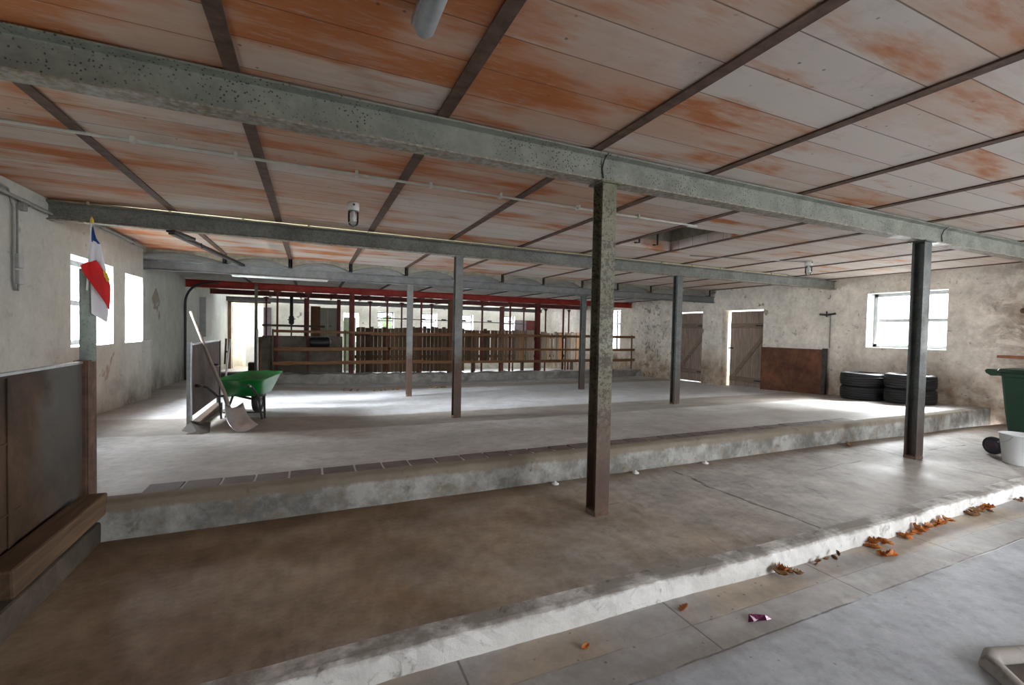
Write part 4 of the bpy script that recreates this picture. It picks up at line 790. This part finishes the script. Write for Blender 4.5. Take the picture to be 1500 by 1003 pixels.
# drain pit edge at the lower right
dp = thing('drain_pit', 'brown pit cover in a rounded white rim at the bottom right corner', 'pit cover', (3.2, .75, ZA))
m = MB(); m.tube([(2.72, .72, ZA+.005), (2.90, .965, ZA+.012), (2.98, .985, ZA+.012), (3.4, .86, ZA+.012), (3.9, .7, ZA+.01)], [.03, .045, .042, .036, .04], 12); m.build('rim', 'low_step_limewash', dp)
m = MB(); m.add([(2.75, .70, ZA+.006), (2.93, .945, ZA+.006), (3.9, .67, ZA+.006), (3.7, .2, ZA+.006), (2.9, .2, ZA+.006)], [(0,1,2,3,4)]); m.build('cover', 'dark_base_concrete', dp, solid=.008)

# ------------------------------------------------------------------ light
wd = bpy.data.worlds.new('overcast_sky'); bpy.context.scene.world = wd; wd.use_nodes = True; bgn = wd.node_tree.nodes['Background']
tcn = wd.node_tree.nodes.new('ShaderNodeTexCoord'); sep = wd.node_tree.nodes.new('ShaderNodeSeparateXYZ'); rmp = wd.node_tree.nodes.new('ShaderNodeValToRGB')
wd.node_tree.links.new(tcn.outputs['Generated'], sep.inputs[0]); wd.node_tree.links.new(sep.outputs[2], rmp.inputs[0]); wd.node_tree.links.new(rmp.outputs[0], bgn.inputs[0])
rmp.color_ramp.elements[0].color = (.92, .95, 1, 1); rmp.color_ramp.elements[1].color = (.86, .92, 1, 1)
bgn.inputs[1].default_value = 2.6
def area(name, loc, aim, sx, sy, power, col=(.95, .97, 1)):
    l = bpy.data.lights.new(name, 'AREA'); l.shape = 'RECTANGLE'; l.size = sx; l.size_y = sy; l.energy = power; l.color = col
    o = bpy.data.objects.new(name, l); C.objects.link(o); o.location = loc; o.rotation_euler = (Vector(aim)-Vector(loc)).to_track_quat('-Z', 'Y').to_euler(); return o
area('daylight_right_window', (12.35, 5.3, 2.5), (9.0, 5.25, .4), 1.6, 1.4, 560)
area('daylight_left_window', (-3.75, 7.85, 2.3), (.6, 8.6, .0), 1.5, 1.3, 760, (.88, .93, 1))
area('daylight_left_window', (-3.75, 9.35, 2.3), (.6, 10.0, .0), 1.0, 1.3, 620, (.88, .93, 1))
area('daylight_rear_right_window', (12.3, 15.05, 1.9), (9, 15.0, .5), .8, 1.7, 480)
for x in (3.08, 5.08, 6.9, 9.12): area('daylight_back_window', (x, 21.9, 2.1), (x, 17.5, .6), .9, 1.2, 330)
area('store_room_fill', (-2.2, 22.3, 2.6), (-2.2, 21.6, 0), 1.0, .6, 160)  # fill lamp added inside the store room to brighten it
area('added_gate_light', (5.2, YF-1.2, 2.3), (5.6, 1.5, .4), 2.6, 2.2, 300)  # lamp outside the added front gate opening
area('sky_over_left_yard', (-9.5, 7.5, 4.6), (0, 7.9, .3), 1.7, 2.6, 8500, (.88, .93, 1))
area('sky_over_right_yard', (15.6, 5.2, 5.2), (9.5, 5.1, .1), 1.6, 1.6, 4200)
area('added_side_gate_light', (12.6, -.5, 2.1), (8.5, 1.0, .0), 2.6, 2.0, 330)  # lamp outside the added opening in the right wall
sc_ = bpy.context.scene
sc_.view_settings.view_transform = 'Standard'; sc_.view_settings.look = 'None'; sc_.view_settings.gamma = 1; sc_.view_settings.exposure = .36
sc_.cycles.use_denoising = True; sc_.cycles.max_bounces = 8; sc_.cycles.diffuse_bounces = 5; sc_.cycles.sample_clamp_indirect = 6; sc_.cycles.caustics_reflective = False; sc_.cycles.caustics_refractive = False
